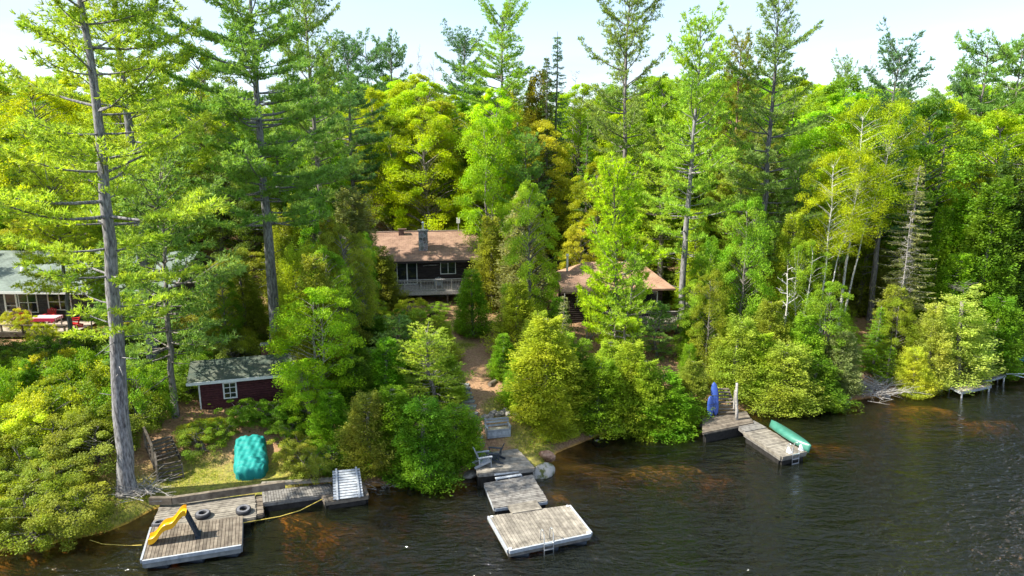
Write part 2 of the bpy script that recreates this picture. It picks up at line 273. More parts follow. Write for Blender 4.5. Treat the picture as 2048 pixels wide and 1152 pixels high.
va = nd(t, 'ShaderNodeVolumeAbsorption'); va.inputs[0].default_value = (.58, .42, .15, 1); va.inputs[1].default_value = 1.25; L(va.outputs[0], o.inputs['Volume'])
wb = MB().box(-2400, 2400, -1400, 600, -12, 0); wo = wb.build('water', m); wo['kind'] = 'structure'

# ------------------------------------------------------------------ foliage generators
rs = np.random.RandomState(7)
def nrm(a): return a / np.maximum(np.linalg.norm(a, axis=-1, keepdims=True), 1e-9)
def quads(P, U, N, ln, wd):
    U = nrm(U); S = nrm(np.cross(N, U)); ln = ln[:, None] / 2; wd = wd[:, None] / 2
    V = np.stack([P - U * ln, P + S * wd + U * ln * .15, P + U * ln, P - S * wd + U * ln * .15], 1).reshape(-1, 3)
    return V, np.arange(len(V)).reshape(-1, 4)
def blades(P, D, ln, wd):
    D = nrm(D); S = nrm(np.cross(D, rs.normal(size=D.shape))); ln = ln[:, None]; wd = wd[:, None] / 2
    V = np.stack([P - S * wd, P + S * wd, P + D * ln + S * wd * .45, P + D * ln - S * wd * .45], 1).reshape(-1, 3)
    return V, np.arange(len(V)).reshape(-1, 4)
class Limbs(MB): pass
def mk(trunk, V, Fc, rnd, leafm, barkm, kind):
    tm = bpy.data.meshes.new(kind + '_trunk'); tm.from_pydata(trunk.v, [], trunk.f); tm.materials.append(barkm); tm.polygons.foreach_set('use_smooth', [True] * len(tm.polygons))
    cm = raw_mesh(kind + '_crown', V, Fc, leafm, rnd) if V is not None else None
    return tm, cm
def trunk_pts(H, r, wob, n=12, top=.02, power=.85):
    pts = []; rad = []; ox = oy = 0
    for i in range(n + 1):
        t_ = i / n; pts.append(Vector((ox, oy, H * t_))); rad.append(r * (1 - t_) ** power + top + (r * .35 * max(0, 1 - t_ * n / 1.0) if i < 2 else 0))
        ox += rs.normal() * wob; oy += rs.normal() * wob
    b0 = pts[0].copy(); pts[0] = Vector((b0.x, b0.y, .9)); rad[0] = r * .98 + top; pts[:0] = [Vector((b0.x, b0.y, -.5)), Vector((b0.x, b0.y, .25))]; rad[:0] = [r * 1.75 + top, r * 1.22 + top]
    return pts, rad
def axis_at(pts, H, z):
    pts = [Vector((pts[0].x, pts[0].y, 0))] + pts[3:]
    f = max(0, min(.9999, z / H)) * (len(pts) - 1); i = int(f); return pts[i].lerp(pts[i + 1], f - i)

def pine(H=26, cb=8, Rm=4.2, r=.38, step=.75, kb=4, tuft=1.0, asc=.25, seed=0, dens=1.0, power=.6, dead=0):
    global rs; rs = np.random.RandomState(seed); T = MB(); pts, rad = trunk_pts(H, r, .07, 14); T.tube(pts, rad, 10)
    BP = []; BD = []; z = cb; az = rs.rand() * 6.28
    for k in range(dead):
        zz = cb - rs.rand() * cb * .5; a = rs.rand() * 6.28; l = rs.uniform(.5, 2.2); p0 = axis_at(pts, H, zz)
        T.tube([p0, p0 + Vector((math.cos(a) * l, math.sin(a) * l, rs.uniform(-.3, .3)))], [.035, .008], 4)
    while z < H - .3:
        t_ = (z - cb) / (H - cb); env = Rm * min(1, (1 - t_) * 1.0 + .10) ** power * (.6 + .4 * min(1, t_ * 3.5)) * (1 + .18 * math.sin(z * 1.9 + seed))
        nb = kb + rs.randint(-1, 2) if t_ < .9 else kb
        for b in range(max(2, nb)):
            az += 2.399 + rs.normal() * .35; l = env * rs.uniform(.42, 1.25); p0 = axis_at(pts, H, z + rs.uniform(-.25, .25))
            el = (-.02 + t_ * asc * 2.2 + rs.normal() * .1) if t_ < .85 else .9
            up0 = math.tan(min(1.1, el)); h = np.array([math.cos(az), math.sin(az), 0.]); lat = np.array([-h[1], h[0], 0.])
            sag = rs.uniform(.0, .09); n = max(4, int(l / .22)); s = np.linspace(0, 1, n + 1)
            bz = up0 * l * s - sag * l * np.sin(s * 3.0) + .10 * l * s ** 3; bend = rs.normal() * .12 * l
            C = np.array(p0)[None] + h[None] * (l * s)[:, None] + lat[None] * (bend * s ** 2)[:, None] + np.array([0, 0, 1.])[None] * bz[:, None]
            br = .014 + .013 * l
            T.tube([Vector(c) for c in C[::3]] + [Vector(C[-1])], list(np.linspace(br, .007, len(C[::3]) + 1)), 5, cap=False)
            s0 = (.34 if t_ < .6 else .15); gap = rs.rand() < .12
            for i in range(1, n + 1):
                if s[i] < s0: continue
                for sd in (-1, 1):
                    if rs.rand() > .8 * dens * (.5 if gap else 1): continue
                    sl = (.40 * l * (1 - s[i]) ** .7 * (.5 + .5 * min(1, (s[i] - s0) * 3)) + .34) * rs.uniform(.55, 1.3); d = nrm(h * .75 + lat * sd * .85 + np.array([0, 0, .18 + rs.normal() * .14]))
                    if sl > .55: T.tube([Vector(C[i]), Vector(C[i] + d * sl * .7)], [.010, .004], 3, cap=False)
                    m_ = max(2, int(sl / .13)); q = (np.arange(m_) + .9) / m_
                    BP.append(C[i][None] + d[None] * (sl * q)[:, None] + rs.normal(size=(m_, 3)) * np.array([.06, .06, .05]) + np.array([0, 0, .05])); BD.append(np.repeat(d[None], m_, 0))
            BP.append(C[-1:] + rs.normal(size=(5, 3)) * .09); BD.append(np.repeat((h + np.array([0, 0, .4]))[None], 5, 0))
        z += step * rs.uniform(.6, 1.4)
    P = np.concatenate(BP); D = np.concatenate(BD); K = 7; P = np.repeat(P, K, 0); D = np.repeat(D, K, 0)
    D = nrm(D) * .7 + rs.normal(size=D.shape) * .6 + np.array([0, 0, .35]); n = len(P)
    V, Fc = blades(P, D, rs.uniform(.15, .27, n) * tuft, np.full(n, .050) * tuft)
    tr = np.repeat(rs.rand(n // K), K) * .7 + rs.rand(n) * .3
    return mk(T, V, Fc, tr, NEEDLE, BARK, 'pine') + (H,)
def cedar(H=9, Rm=1.9, nb=300, seed=0, power=.75, r=.14, base=.03, lsz=.76, bare_top=0., M=62):
    global rs; rs = np.random.RandomState(seed); T = MB(); pts, rad = trunk_pts(H, r, .04, 10); T.tube(pts[:10] if bare_top else pts[:9], rad[:10] if bare_top else rad[:9], 8)
    PP = []; UU = []; NN = []; br_ = []
    lobes = rs.rand(6) * 6.28
    for b in range(nb):
        u = base + (1 - base) * (1 - math.sqrt(1 - rs.rand() * .97)) ** .85 if True else 0
        u = min(.985, u); az = rs.rand() * 6.28; lump = 1 + .17 * math.sin(az * 3 + lobes[0] + u * 9) + .1 * math.sin(az * 5 + lobes[1] - u * 17)
        env = Rm * max(.02, (1 - u)) ** power * min(1, .62 + u * 2.6) * lump; l = env * rs.uniform(.72, 1.15) + .12
        if u > 1 - bare_top and rs.rand() < .75: 
            p0 = axis_at(pts, H, u * H); T.tube([p0, p0 + Vector((math.cos(az) * l, math.sin(az) * l, l * .3))], [.012, .004], 3, cap=False); continue
        p0 = np.array(axis_at(pts, H, max(.2, u * H - .25 * l))); h = np.array([math.cos(az), math.sin(az), 0.]); lat = np.array([-h[1], h[0], 0.])
        if b % 5 == 0: T.tube([Vector(p0), Vector(p0 + h * l * .8 + np.array([0, 0, .05 * l]))], [.02, .006], 3, cap=False)
        s = rs.uniform(.35, 1.0, M) ** .8; sp = (rs.rand(M) - .5) * (.30 + .42 * l) * np.sin(np.clip(s, 0, 1) * 2.6 + .3)
        zc = .28 * l * s ** 2 - .10 * l * s + (rs.rand(M) - .5) * .42 - np.abs(sp) * .35
        P = p0[None] + h[None] * (l * s)[:, None] + lat[None] * sp[:, None] + np.array([[0, 0, 1.]]) * zc[:, None] + rs.normal(size=(M, 3)) * .04
        U = h[None] * .7 + lat[None] * (sp / (abs(sp).max() + .1))[:, None] * .7 + np.array([[0, 0, .25]]) + rs.normal(size=(M, 3)) * .35
        PP.append(P); UU.append(U); NN.append(np.array([[0, 0, .8]]) + h[None] * .6 + rs.normal(size=(M, 3)) * .55); br_.append(np.clip(rs.rand() * .6 + rs.rand(M) * .4, 0, 1))
    P = np.concatenate(PP); n = len(P); V, Fc = quads(P, np.concatenate(UU), np.concatenate(NN), rs.uniform(.12, .22, n) * lsz, rs.uniform(.06, .10, n) * lsz)
    return mk(T, V, Fc, np.concatenate(br_), LEAF, BARK, 'cedar') + (H,)
def spruce(H=12, Rm=2.1, seed=0, r=.15, cb=.06, droop=.18, sparse=1.0, power=.9, step=.34, kb=6, grey=False):
    global rs; rs = np.random.RandomState(seed); T = MB(); pts, rad = trunk_pts(H, r, .03, 10); T.tube(pts, rad, 8); PP = []; DD = []; z = cb * H; az = 0
    while z < H - .1:
        t_ = z / H; env = Rm * (1 - t_) ** power * min(1, .7 + t_ * 2)
        for b in range(kb):
            az += 2.399 + rs.normal() * .3; l = env * rs.uniform(.6, 1.15) + .1
            h = np.array([math.cos(az), math.sin(az), 0.]); lat = np.array([-h[1], h[0], 0.]); p0 = np.array(axis_at(pts, H, z + rs.uniform(-.15, .15)))
            n = max(3, int(l / .16)); s = np.linspace(.0, 1, n + 1)[1:]; zc = -droop * l * s + .16 * l * s ** 3
            C = p0[None] + h[None] * (l * s)[:, None] + np.array([[0, 0, 1.]]) * zc[:, None]
            T.tube([Vector(p0), Vector(C[n // 2]), Vector(C[-1])], [.022, .014, .005], 3, cap=False)
            for i in range(n):
                for sd in (-1, 1):
                    if rs.rand() > sparse: continue
                    sl = (.30 * l * (1 - s[i]) + .14) * rs.uniform(.6, 1.2); m_ = max(2, int(sl / .07)); q = (np.arange(m_) + .5) / m_
                    d = nrm(h * .6 + lat * sd * .8 + np.array([0, 0, -.15]))
                    PP.append(C[i][None] + d[None] * (sl * q)[:, None] + rs.normal(size=(m_, 3)) * .02); DD.append(np.repeat(d[None], m_, 0))
        z += step * rs.uniform(.75, 1.25)
    P = np.concatenate(PP); D = np.concatenate(DD); K = 2; P = np.repeat(P, K, 0); D = np.repeat(D, K, 0) + rs.normal(size=(len(P), 3)) * .45 + np.array([0, 0, .1]); n = len(P)
    V, Fc = blades(P, D, rs.uniform(.10, .17, n), np.full(n, .038)); return mk(T, V, Fc, rs.rand(n), NEEDLE, BARK, 'spruce') + (H,)
def broad(H=12, Rm=3.2, nc=75, per=190, seed=0, r=.16, base=.18, leaf=.15, flat=.45, clump=.85, power=.8, bark=None, forks=1, shape=1.0, lean=0.0, limb=1.0):
    global rs; rs = np.random.RandomState(seed); T = MB(); stems = []
    for k in range(forks):
        pts, rad = trunk_pts(H * (.93 if k == 0 else rs.uniform(.65, .85)), r * (1 if k == 0 else .7), .10, 9); a = rs.rand() * 6.28; ln = (lean if k == 0 else rs.uniform(.12, .28))
        for p in pts: p.x += math.cos(a) * ln * max(0, p.z) ; p.y += math.sin(a) * ln * max(0, p.z)
        T.tube(pts, rad, 7); stems.append((pts, pts[-1].z))
    PP = []; RR = []; UU = []; NN = []
    for c in range(nc):
        u = base + (1 - base) * (c + rs.rand()) / nc; az = rs.rand() * 6.28
        uu = (u - base) / (1 - base); env = Rm * math.sqrt(max(.02, 1 - ((uu - .42) / .62) ** 2)) ** (power * 1.2) * shape
        if uu > .93: env *= .6
        rr = env * math.sqrt(rs.rand()) * .95 if rs.rand() < .35 else env * rs.uniform(.72, 1.0)
        st, sh = stems[rs.randint(len(stems))]; ax = axis_at(st, sh, min(sh * .98, max(.3, u * H - .5 * rr)))
        cpos = Vector((ax.x + math.cos(az) * rr, ax.y + math.sin(az) * rr, u * H))
        mid = ax.lerp(cpos, .5) + Vector((0, 0, .08 * rr)); T.tube([ax, mid, cpos], [(.018 + .014 * rr) * limb, .02 * limb, .006 * limb], 4, cap=False)
        cs = clump * rs.uniform(.6, 1.2) * (1 if uu < .85 else .7); n = int(per * rs.uniform(.7, 1.2))
        q = nrm(rs.normal(size=(n, 3))) * (rs.rand(n) ** .45)[:, None] * np.array([cs, cs, cs * flat])
        outw = np.array([math.cos(az), math.sin(az), 0.]); q[:, 2] -= (q @ outw) * .25
        PP.append(np.array(cpos)[None] + q); NN.append(np.array([[0, 0, 1.]]) + outw[None] * .35 + rs.normal(size=(n, 3)) * .5); UU.append(rs.normal(size=(n, 3)) + outw[None] * .5); RR.append(np.clip(rs.rand() * .55 + rs.rand(n) * .45, 0, 1))
    P = np.concatenate(PP); n = len(P); V, Fc = quads(P, np.concatenate(UU), np.concatenate(NN), rs.uniform(.8, 1.25, n) * leaf, rs.uniform(.55, .8, n) * leaf)
    return mk(T, V, Fc, np.concatenate(RR), LEAF, bark or BARK, 'broadleaf') + (H,)
def bare(H=10, seed=0, r=.12, n1=26, up=.8, sub=4, bark=None, tw=1.0, l0=2.4, cb=.3):
    global rs; rs = np.random.RandomState(seed); T = MB(); pts, rad = trunk_pts(H, r, .09, 10, top=.008); T.tube(pts, rad, 7)
    for i in range(n1):
        z = H * (cb + (1 - cb) * rs.rand()); a = rs.rand() * 6.28; l = l0 * (1 - z / H * .7) * rs.uniform(.5, 1.1); p0 = axis_at(pts, H, z); d = Vector((math.cos(a), math.sin(a), up * rs.uniform(.6, 1.3))).normalized()
        p1 = p0 + d * l * .5 + Vector(rs.normal(size=3) * .08); p2 = p0 + d * l + Vector(rs.normal(size=3) * .15); T.tube([p0, p1, p2], [.022 * tw + .008 * l, .014 * tw, .005], 4, cap=False)
        for k in range(sub):
            f = rs.uniform(.3, .95); q0 = p0.lerp(p2, f); dd = (d + Vector(rs.normal(size=3) * .6)).normalized(); q1 = q0 + dd * l * .35; T.tube([q0, q1], [.009 * tw, .004], 3, cap=False)
            q2 = q0.lerp(q1, .5); T.tube([q2, q2 + (dd + Vector(rs.normal(size=3) * .6)).normalized() * l * .22], [.006 * tw, .003], 3, cap=False)
    return mk(T, None, None, None, LEAF, bark or deadw, 'bare') + (H,)

PR = {
 'pA': pine(28, 8.2, 4.9, .37, 1.0, 4, 1.05, .25, 1, 1, power=.5, dead=8), 'pB': pine(27, 6.5, 5.2, .40, .95, 4, 1.05, .3, 2, 1, power=.5, dead=6), 'pC': pine(27, 9, 6.0, .38, .85, 5, 1.1, .25, 3, 1, power=.55, dead=8),
 'pD': pine(22, 8, 3.9, .27, .8, 5, 1.0, .45, 4, 1, power=.45, dead=14), 'pE': pine(21, 6, 4.1, .3, .8, 5, 1.05, .35, 5, 1, power=.55, dead=10), 'pN': pine(12, 5.0, 3.3, .14, .55, 5, .95, .3, 17, 1.0, power=.45), 'pL': pine(12, .8, 3.1, .15, .42, 6, .95, .45, 16, 1.1, power=.65), 'pM': pine(12, 3.4, 3.2, .14, .6, 5, .95, .35, 7, 1.0, power=.5, dead=4), 'pS': pine(12, 1.0, 3.0, .15, .55, 5, .9, .45, 6, 1.0, power=.7),
 'pF': pine(15, 8, 3.4, .2, .85, 4, 1.1, .3, 8, 1.0, power=.35), 'pT': pine(6, .5, 1.7, .08, .42, 5, .75, .4, 9, 1.1, power=.8),
 'cA': cedar(9, 2.05, 520, 11, power=.82), 'cB': cedar(10, 1.7, 500, 12, power=.75), 'cC': cedar(8, 2.35, 600, 13, power=.66), 'cD': cedar(11, 1.7, 380, 14, power=.65, bare_top=.25), 'cE': cedar(14, 2.2, 680, 15, power=.68, lsz=1.0),
 'sA': spruce(12, 2.1, 21), 'sB': spruce(14, 1.9, 22, power=.8, droop=.3), 'sG': spruce(13, 2.3, 23, sparse=.75, power=.7, cb=.15), 'sT': spruce(5, 1.3, 24, step=.25),
 'mA': broad(12, 3.3, 115, 330, 31, leaf=.125), 'mB': broad(13, 3.8, 125, 350, 32, flat=.45, clump=1.0, leaf=.13), 'mC': broad(14, 2.9, 115, 310, 33, power=.7, leaf=.125), 'mD': broad(10, 2.7, 95, 300, 34, clump=.78, leaf=.12),
 'bA': broad(11, 1.9, 90, 230, 41, limb=.5, r=.10, leaf=.10, clump=.6, flat=.8, bark=BIRCHBARK, forks=2, base=.25), 'bB': broad(19, 3.2, 130, 260, 42, limb=.45, r=.12, leaf=.115, clump=1.0, flat=.7, bark=BIRCHBARK, base=.5, forks=2, lean=.08),
 'bC': broad(9, 2.3, 105, 260, 43, limb=.5, r=.08, leaf=.105, clump=.7, flat=.6, base=.15, forks=2),
 'hA': broad(2.6, 1.8, 62, 230, 51, limb=.6, r=.025, base=.04, leaf=.09, clump=.5, flat=.6, forks=4, power=.5), 'hB': broad(3.2, 1.5, 60, 220, 52, limb=.6, r=.025, base=.04, leaf=.08, clump=.45, flat=.65, forks=4, power=.5), 'hC': broad(2.0, 2.1, 66, 210, 53, limb=.6, r=.025, base=.05, leaf=.085, clump=.55, flat=.6, forks=5, power=.5),
 'dA': bare(12, 61, .10, 40, 1.1, 6), 'dB': bare(8, 62, .13, 12, .5, 4, bark=BIRCHBARK, tw=1.5, cb=.5), 'dC': bare(12, 63, .13, 70, .05, 5, l0=2.0),
}
LIME = (.48, .60, .008); YG = (.40, .53, .010); GRN = (.21, .37, .015); MID = (.16, .29, .016); DRK = (.08, .155, .022); OLV = (.27, .31, .035); CY = (.37, .46, .03)
PN = (.25, .39, .08); PB = (.14, .26, .10); PL = (.40, .54, .055); GG = (.32, .34, .13); ORG = (.46, .45, .03); BRT = (.27, .40, .025)
NAMES = {'p': ('pine_tree', 'pine tree'), 'c': ('cedar_tree', 'cedar tree'), 's': ('spruce_tree', 'spruce tree'), 'm': ('maple_tree', 'maple tree'), 'b': ('birch_tree', 'birch tree'), 'h': ('shrub', 'shrub'), 'd': ('bare_tree', 'bare tree')}
GROUPS = {'p': 'white pines', 'c': 'cedars along the shore and slope', 's': 'spruces and hemlocks', 'm': 'broadleaved trees of the forest', 'b': 'birches', 'h': 'shrubs on the bank', 'd': 'leafless trees'}
rng = random.Random(5)
def plant(kind, x, y, H, wd=None, tint=GRN, label='', group=None, z=None, rz=None, bark=(.30, .28, .27), lean=(0, 0)):
    tm, cm, H0 = PR[kind]; nm, cat = NAMES[kind[0]]
    r_ = rng.random() * 6.28 if rz is None else rz
    root = thing(nm, label, cat, (x, y, gz(x, y) - .05 if z is None else z), r_, group or GROUPS[kind[0]])
    s = H / H0; sw = s if wd is None else wd; root.scale = (sw, sw, s); root.rotation_euler = (lean[0], lean[1], r_)
    a = bpy.data.objects.new('trunk', tm); col.objects.link(a); a.parent = root; a.color = rgba(bark)
    if cm: b = bpy.data.objects.new('crown', cm); col.objects.link(b); b.parent = root; b.color = rgba([c * rng.uniform(.92, 1.08) for c in tint])
    return root
def T(kind, px, py, Y, w_px, tint, label, group=None, **kw):          # treetop seen at px,py; w_px = crown width in the photograph
    p = AT(px, py, Y); g_ = gz(p.x, Y); H = p.z - g_
    zc = Y * math.cos(PITCH) + (17 - (p.z + g_) / 2) * math.sin(PITCH); W = w_px / F * zc
    H0 = PR[kind][2]
    base = {'pA': 9, 'pB': 10.2, 'pC': 11, 'pD': 6.8, 'pE': 7.8, 'pS': 5.2, 'pM': 6.0, 'pN': 6.2, 'pL': 5.6, 'pF': 6.2, 'pT': 3.1, 'cA': 3.9, 'cB': 3.3, 'cC': 4.6, 'cD': 3.2, 'cE': 4.3, 'sA': 4, 'sB': 3.6, 'sG': 4.4, 'sT': 2.5, 'mA': 7.2, 'mB': 8.4, 'mC': 6.6, 'mD': 6.2, 'bA': 5.8, 'bB': 6.6, 'bC': 5.6, 'hA': 4, 'hB': 3.6, 'hC': 4.8, 'dA': 4, 'dB': 3, 'dC': 4}[kind]
    return plant(kind, p.x, Y, H, max(W / base, .68 * H / H0), tint, label, group, **kw)
# ------------------------------------------------------------------ wooden building blocks
def bil(q, u, v): return (q[0] * (1 - u) + q[1] * u) * (1 - v) + (q[3] * (1 - u) + q[2] * u) * v
def decking(q, n, along='v', t=.045, gap=.13, over=0.0):             # boards run along 'u' (q0->q1) or 'v' (q1->q2)
    mb = MB()
    for i in range(n):
        a = (i + gap / 2) / n; b = (i + 1 - gap / 2) / n; e0 = rng.uniform(-over, over); e1 = 1 + rng.uniform(-over, over); dz = Z3 * rng.uniform(-.004, .004)
        qq = [bil(q, a, e0), bil(q, b, e0), bil(q, b, e1), bil(q, a, e1)] if along == 'v' else [bil(q, e0, a), bil(q, e1, a), bil(q, e1, b), bil(q, e0, b)]
        mb.slab([p + dz for p in qq], t)
    return mb
def quadG(pts, z): return [G(x, y, z) for x, y in pts]               # order: near-left, near-right, far-right, far-left
def skirt(q, z0, z1, t=.05, inset=.0):
    mb = MB(); c = sum(q, Vector()) / 4
    for i in range(4):
        a = q[i].lerp(c, inset); b = q[(i + 1) % 4].lerp(c, inset); a = Vector((a.x, a.y, (z0 + z1) / 2)); b = Vector((b.x, b.y, (z0 + z1) / 2))
        d = (b - a).normalized(); mb.beam(a + d * (t / 2 + .003), b - d * (t / 2 + .003), t, z1 - z0)
    return mb
def posts(q, zt, r=.06, extra=()):
    out = []
    for p in list(q) + list(extra):
        out.append(MB().tube([(p.x, p.y, min(gz(p.x, p.y), zt - .5) - .3), (p.x, p.y, zt)], r, 8))
    return out
def dock(name, label, cat, pts, z, n, along, mat, group=None, edge=None, edge_z=.16, post='shade_crib', floats=False, over=.004, trim=None, postm=None):
    q = quadG(pts, z); t = thing(name, label, cat, (0, 0, 0), 0, group)
    o = t; c = sum(q, Vector()) / 4; M = Vector((c.x, c.y, 0)); t.location = M
    def B(mb, nm, mt, **kw): mb.v = [(v[0] - M.x, v[1] - M.y, v[2]) for v in mb.v]; return mb.build(nm, mt, t, **kw)
    B(decking(q, n, along, over=over), 'decking', mat)
    B(skirt(q, z - .05 - edge_z, z - .052, .06, .015), 'frame', edge or mat)
    if trim:
        tb = MB(); qq = [bil(q, -.006, -.006), bil(q, 1.006, -.006), bil(q, 1.006, 1.006), bil(q, -.006, 1.006)]
        for i in range(4):
            if i in trim[1]: a = qq[i]; b_ = qq[(i + 1) % 4]; d = (b_ - a).normalized() * .055; tb.beam(a + d + Z3 * -.05, b_ - d + Z3 * -.05, .08, .15)
        B(tb, 'trim', trim[0])
    if floats:
        for k in range(3):
            for v_ in (.12, .88):
                p = bil(q, .15 + .35 * k, v_); B(MB().tube([p + Vector((-.45, 0, -.42)), p + Vector((-.40, 0, -.42)), p + Vector((.40, 0, -.42)), p + Vector((.45, 0, -.42))], [.1, .2, .2, .1], 12), 'float', navy, smooth=False)
    if post == 'shade_crib': B(skirt(q, -.6, z - .06 - edge_z, .12, .09), 'shade_crib', crib_shade)  # inset dark skirt, added to paint the darkness under the dock
    elif post:
        for mb in posts([bil(q, .06, .06), bil(q, .94, .06), bil(q, .94, .94), bil(q, .06, .94)], z - .06): B(mb, 'post', postm or wood_dark)
    return t, q, B
def railing(mb, a, b, h=.95, gap=.12, post=1.6, top=.10):
    a = Vector(a); b = Vector(b); L_ = (b - a).length; n = max(1, round(L_ / post))
    for i in range(n + 1):
        p = a.lerp(b, i / n); mb.beam(p, p + Z3 * h, .09, .09, Vector((0, 1, 0)))
    mb.beam(a + Z3 * (h + .02), b + Z3 * (h + .02), top + .04, .04); mb.beam(a + Z3 * (h - .10), b + Z3 * (h - .10), .04, .08); mb.beam(a + Z3 * .10, b + Z3 * .10, .04, .08)
    k = int(L_ / gap)
    for i in range(1, k):
        p = a.lerp(b, i / k); mb.beam(p + Z3 * .14, p + Z3 * (h - .14), .035, .035, Vector((0, 1, 0)))
    return mb
def stairs(name, label, a, b, width, n, mat, side=True, rails=None, group=None, railm=None):
    a = Vector(a); b = Vector(b); t = thing(name, label, 'stairs', a, 0, group); d = b - a; f = Vector((d.x, d.y, 0)).normalized(); s_ = Vector((f.y, -f.x, 0)) * width / 2
    for i in range(n):
        p = d * ((i + .5) / n); p.z = d.z * (i + 1) / n; run = Vector((d.x, d.y, 0)).length / n
        MB().slab([p - s_ - f * run * .52, p + s_ - f * run * .52, p + s_ + f * run * .48, p - s_ + f * run * .48], .05).build('tread', mat, t)
    if side:
        for k in (-1, 1): MB().beam(s_ * k * 1.06 - Z3 * .15, s_ * k * 1.06 + d - Z3 * .15, .05, .26).build('stringer', mat, t)
    for k, f0, f1 in (rails or []):
        mb = MB(); p0 = s_ * k * 1.1 + d * f0; p1 = s_ * k * 1.1 + d * f1
        mb.beam(p0 - Z3 * .2, p0 + Z3 * .95, .09, .09, Vector((0, 1, 0))); mb.beam(p1 - Z3 * .2, p1 + Z3 * .95, .09, .09, Vector((0, 1, 0))); mb.beam(p0 + Z3 * .97, p1 + Z3 * .97, .10, .05); mb.build('handrail', railm or mat, t)
    return t
def window(par, x0, x1, z0, z1, y, m=white, cols=2, rows=1, name='window', fw=.07, cross=.04):
    mb = MB(); mb.box(x0, x1, y - .05, y + .02, z1 - fw, z1); mb.box(x0, x1, y - .05, y + .02, z0, z0 + fw); mb.box(x0, x0 + fw, y - .048, y + .02, z0 + fw, z1 - fw); mb.box(x1 - fw, x1, y - .048, y + .02, z0 + fw, z1 - fw)
    for i in range(1, cols): x = x0 + (x1 - x0) * i / cols; mb.box(x - cross / 2 - .01, x + cross / 2 + .01, y - .046, y + .02, z0 + fw, z1 - fw)
    for i in range(1, rows): z = z0 + (z1 - z0) * i / rows; mb.box(x0 + fw, x1 - fw, y - .043, y + .01, z - .018, z + .018)
    f = mb.build(name, m, par); MB().box(x0 + fw, x1 - fw, y - .012, y + .0, z0 + fw, z1 - fw).build('pane', glass, f); return f
def logwall(mb, x0, x1, y, z0, z1, c=.17, t=.12, holes=()):
    z = z0
    while z < z1 - .01:
        zt = min(z + c, z1); segs = [(x0, x1)]
        for hx0, hx1, hz0, hz1 in holes:
            if zt > hz0 + .02 and z < hz1 - .02:
                segs = [s for a, b in segs for s in ((a, min(b, hx0)), (max(a, hx1), b)) if s[1] - s[0] > .02]
        for a, b in segs:
            r = rng.random(); mb.add([(a, y - t * .35, z + .012), (b, y - t * .35, z + .012), (b, y - t * .5, (z + zt) / 2), (a, y - t * .5, (z + zt) / 2), (a, y - t * .35, zt - .012), (b, y - t * .35, zt - .012), (a, y + t / 2, z), (b, y + t / 2, z), (b, y + t / 2, zt), (a, y + t / 2, zt)],
                   [(0, 1, 2, 3), (3, 2, 5, 4), (6, 7, 1, 0), (4, 5, 8, 9), (0, 3, 4, 9, 6), (1, 7, 8, 5, 2), (7, 6, 9, 8)], r)
        z += c
    return mb
def adirondack(name, label, loc, rz, mat, group=None, cat='chair', s=1.0):
    t = thing(name, label, cat, loc, rz, group); t.scale = (s, s, s)
    mb = MB()
    for i in range(6): y = -.28 + i * .095; z = .36 - i * .022; mb.slab([(-.26, y, z), (.26, y, z), (.26, y + .082, z - .018), (-.26, y + .082, z - .018)], .02)
    mb.build('seat', mat, t); mb = MB()
    for i in range(5):
        x = (-2 + i) * .105; x2 = x * 1.35; top = 1.0 - abs(i - 2) * .045; mb.add([(x - .045, .22, .26), (x + .045, .22, .26), (x + .045, .245, .26), (x - .045, .245, .26), (x2 - .05, .50, top), (x2 + .05, .50, top), (x2 + .05, .525, top), (x2 - .05, .525, top)], MB.BF)
    mb.box(-.25, .25, .33, .355, .60, .66); mb.build('backrest', mat, t)
    for k in (-1, 1):
        MB().box(k * .34 - .07, k * .34 + .07, -.36, .36, .57, .60).build('armrest', mat, t)
        MB().box(k * .30 - .04, k * .30 + .04, -.32, -.29, 0, .57).build('leg', mat, t); MB().beam((k * .295, -.28, .33), (k * .295, .55, .03), .03, .12).build('leg', mat, t)
        MB().beam((k * .332, .30, .20), (k * .332, .32, .57), .03, .06).build('arm_support', mat, t)
    return t

# ------------------------------------------------------------------ dark log cottage (centre)
def roofslab(mb, a, b, c, d, t=.14): mb.slab([a, b, c, d], t)
p0 = AT(849, 560, 60); CX = p0.x; CL = Vector((CX, 60, 2.9)); CR = R(8)
ct = thing('log_cottage', 'dark brown log cottage with a brown shingle roof and stone chimney above the path', 'cottage', CL, CR)
FZ = 1.72                                                            # floor above the empty
mb = MB(); dr = (-2.42, -.62, FZ, FZ + 2.08); wn_ = (1.42, 2.82, FZ + .85, FZ + 2.12)
logwall(mb, -5.2, 4.6, 0, FZ, FZ + 2.3, holes=[dr, wn_])
mb.box(-5.2, -5.08, .07, 9, FZ, FZ + 2.3); mb.box(4.48, 4.6, .07, 9, FZ, FZ + 2.3); mb.box(-5.2, 4.6, 9.005, 9.1, FZ, FZ + 2.3)
mb.add([(-5.2, .07, FZ + 2.3), (-5.2, 9, FZ + 2.3), (-5.2, 4.5, FZ + 3.98)], [(0, 1, 2)]); mb.add([(4.6, .07, FZ + 2.3), (4.6, 9, FZ + 2.3), (4.6, 4.5, FZ + 3.98)], [(0, 1, 2)]); mb.build('wall', logs, ct)
MB().box(-5.1, 4.5, .05, 8.9, -1.5, FZ - .02).build('foundation', conc, ct)
mb = MB(); ez = FZ + 2.22; rzz = FZ + 4.18
mb.slab([(-5.9, -.75, ez), (5.2, -.75, ez), (5.2, 4.5, rzz), (-5.9, 4.5, rzz)], .15); mb.slab([(-5.9, 4.504, rzz), (5.2, 4.504, rzz), (5.2, 9.75, ez), (-5.9, 9.75, ez)], .15)
rf = mb.build('roof', roof_brown, ct)
MB().box(-5.95, 5.25, -.80, -.755, ez - .20, ez - .01).build('fascia', logs, rf)
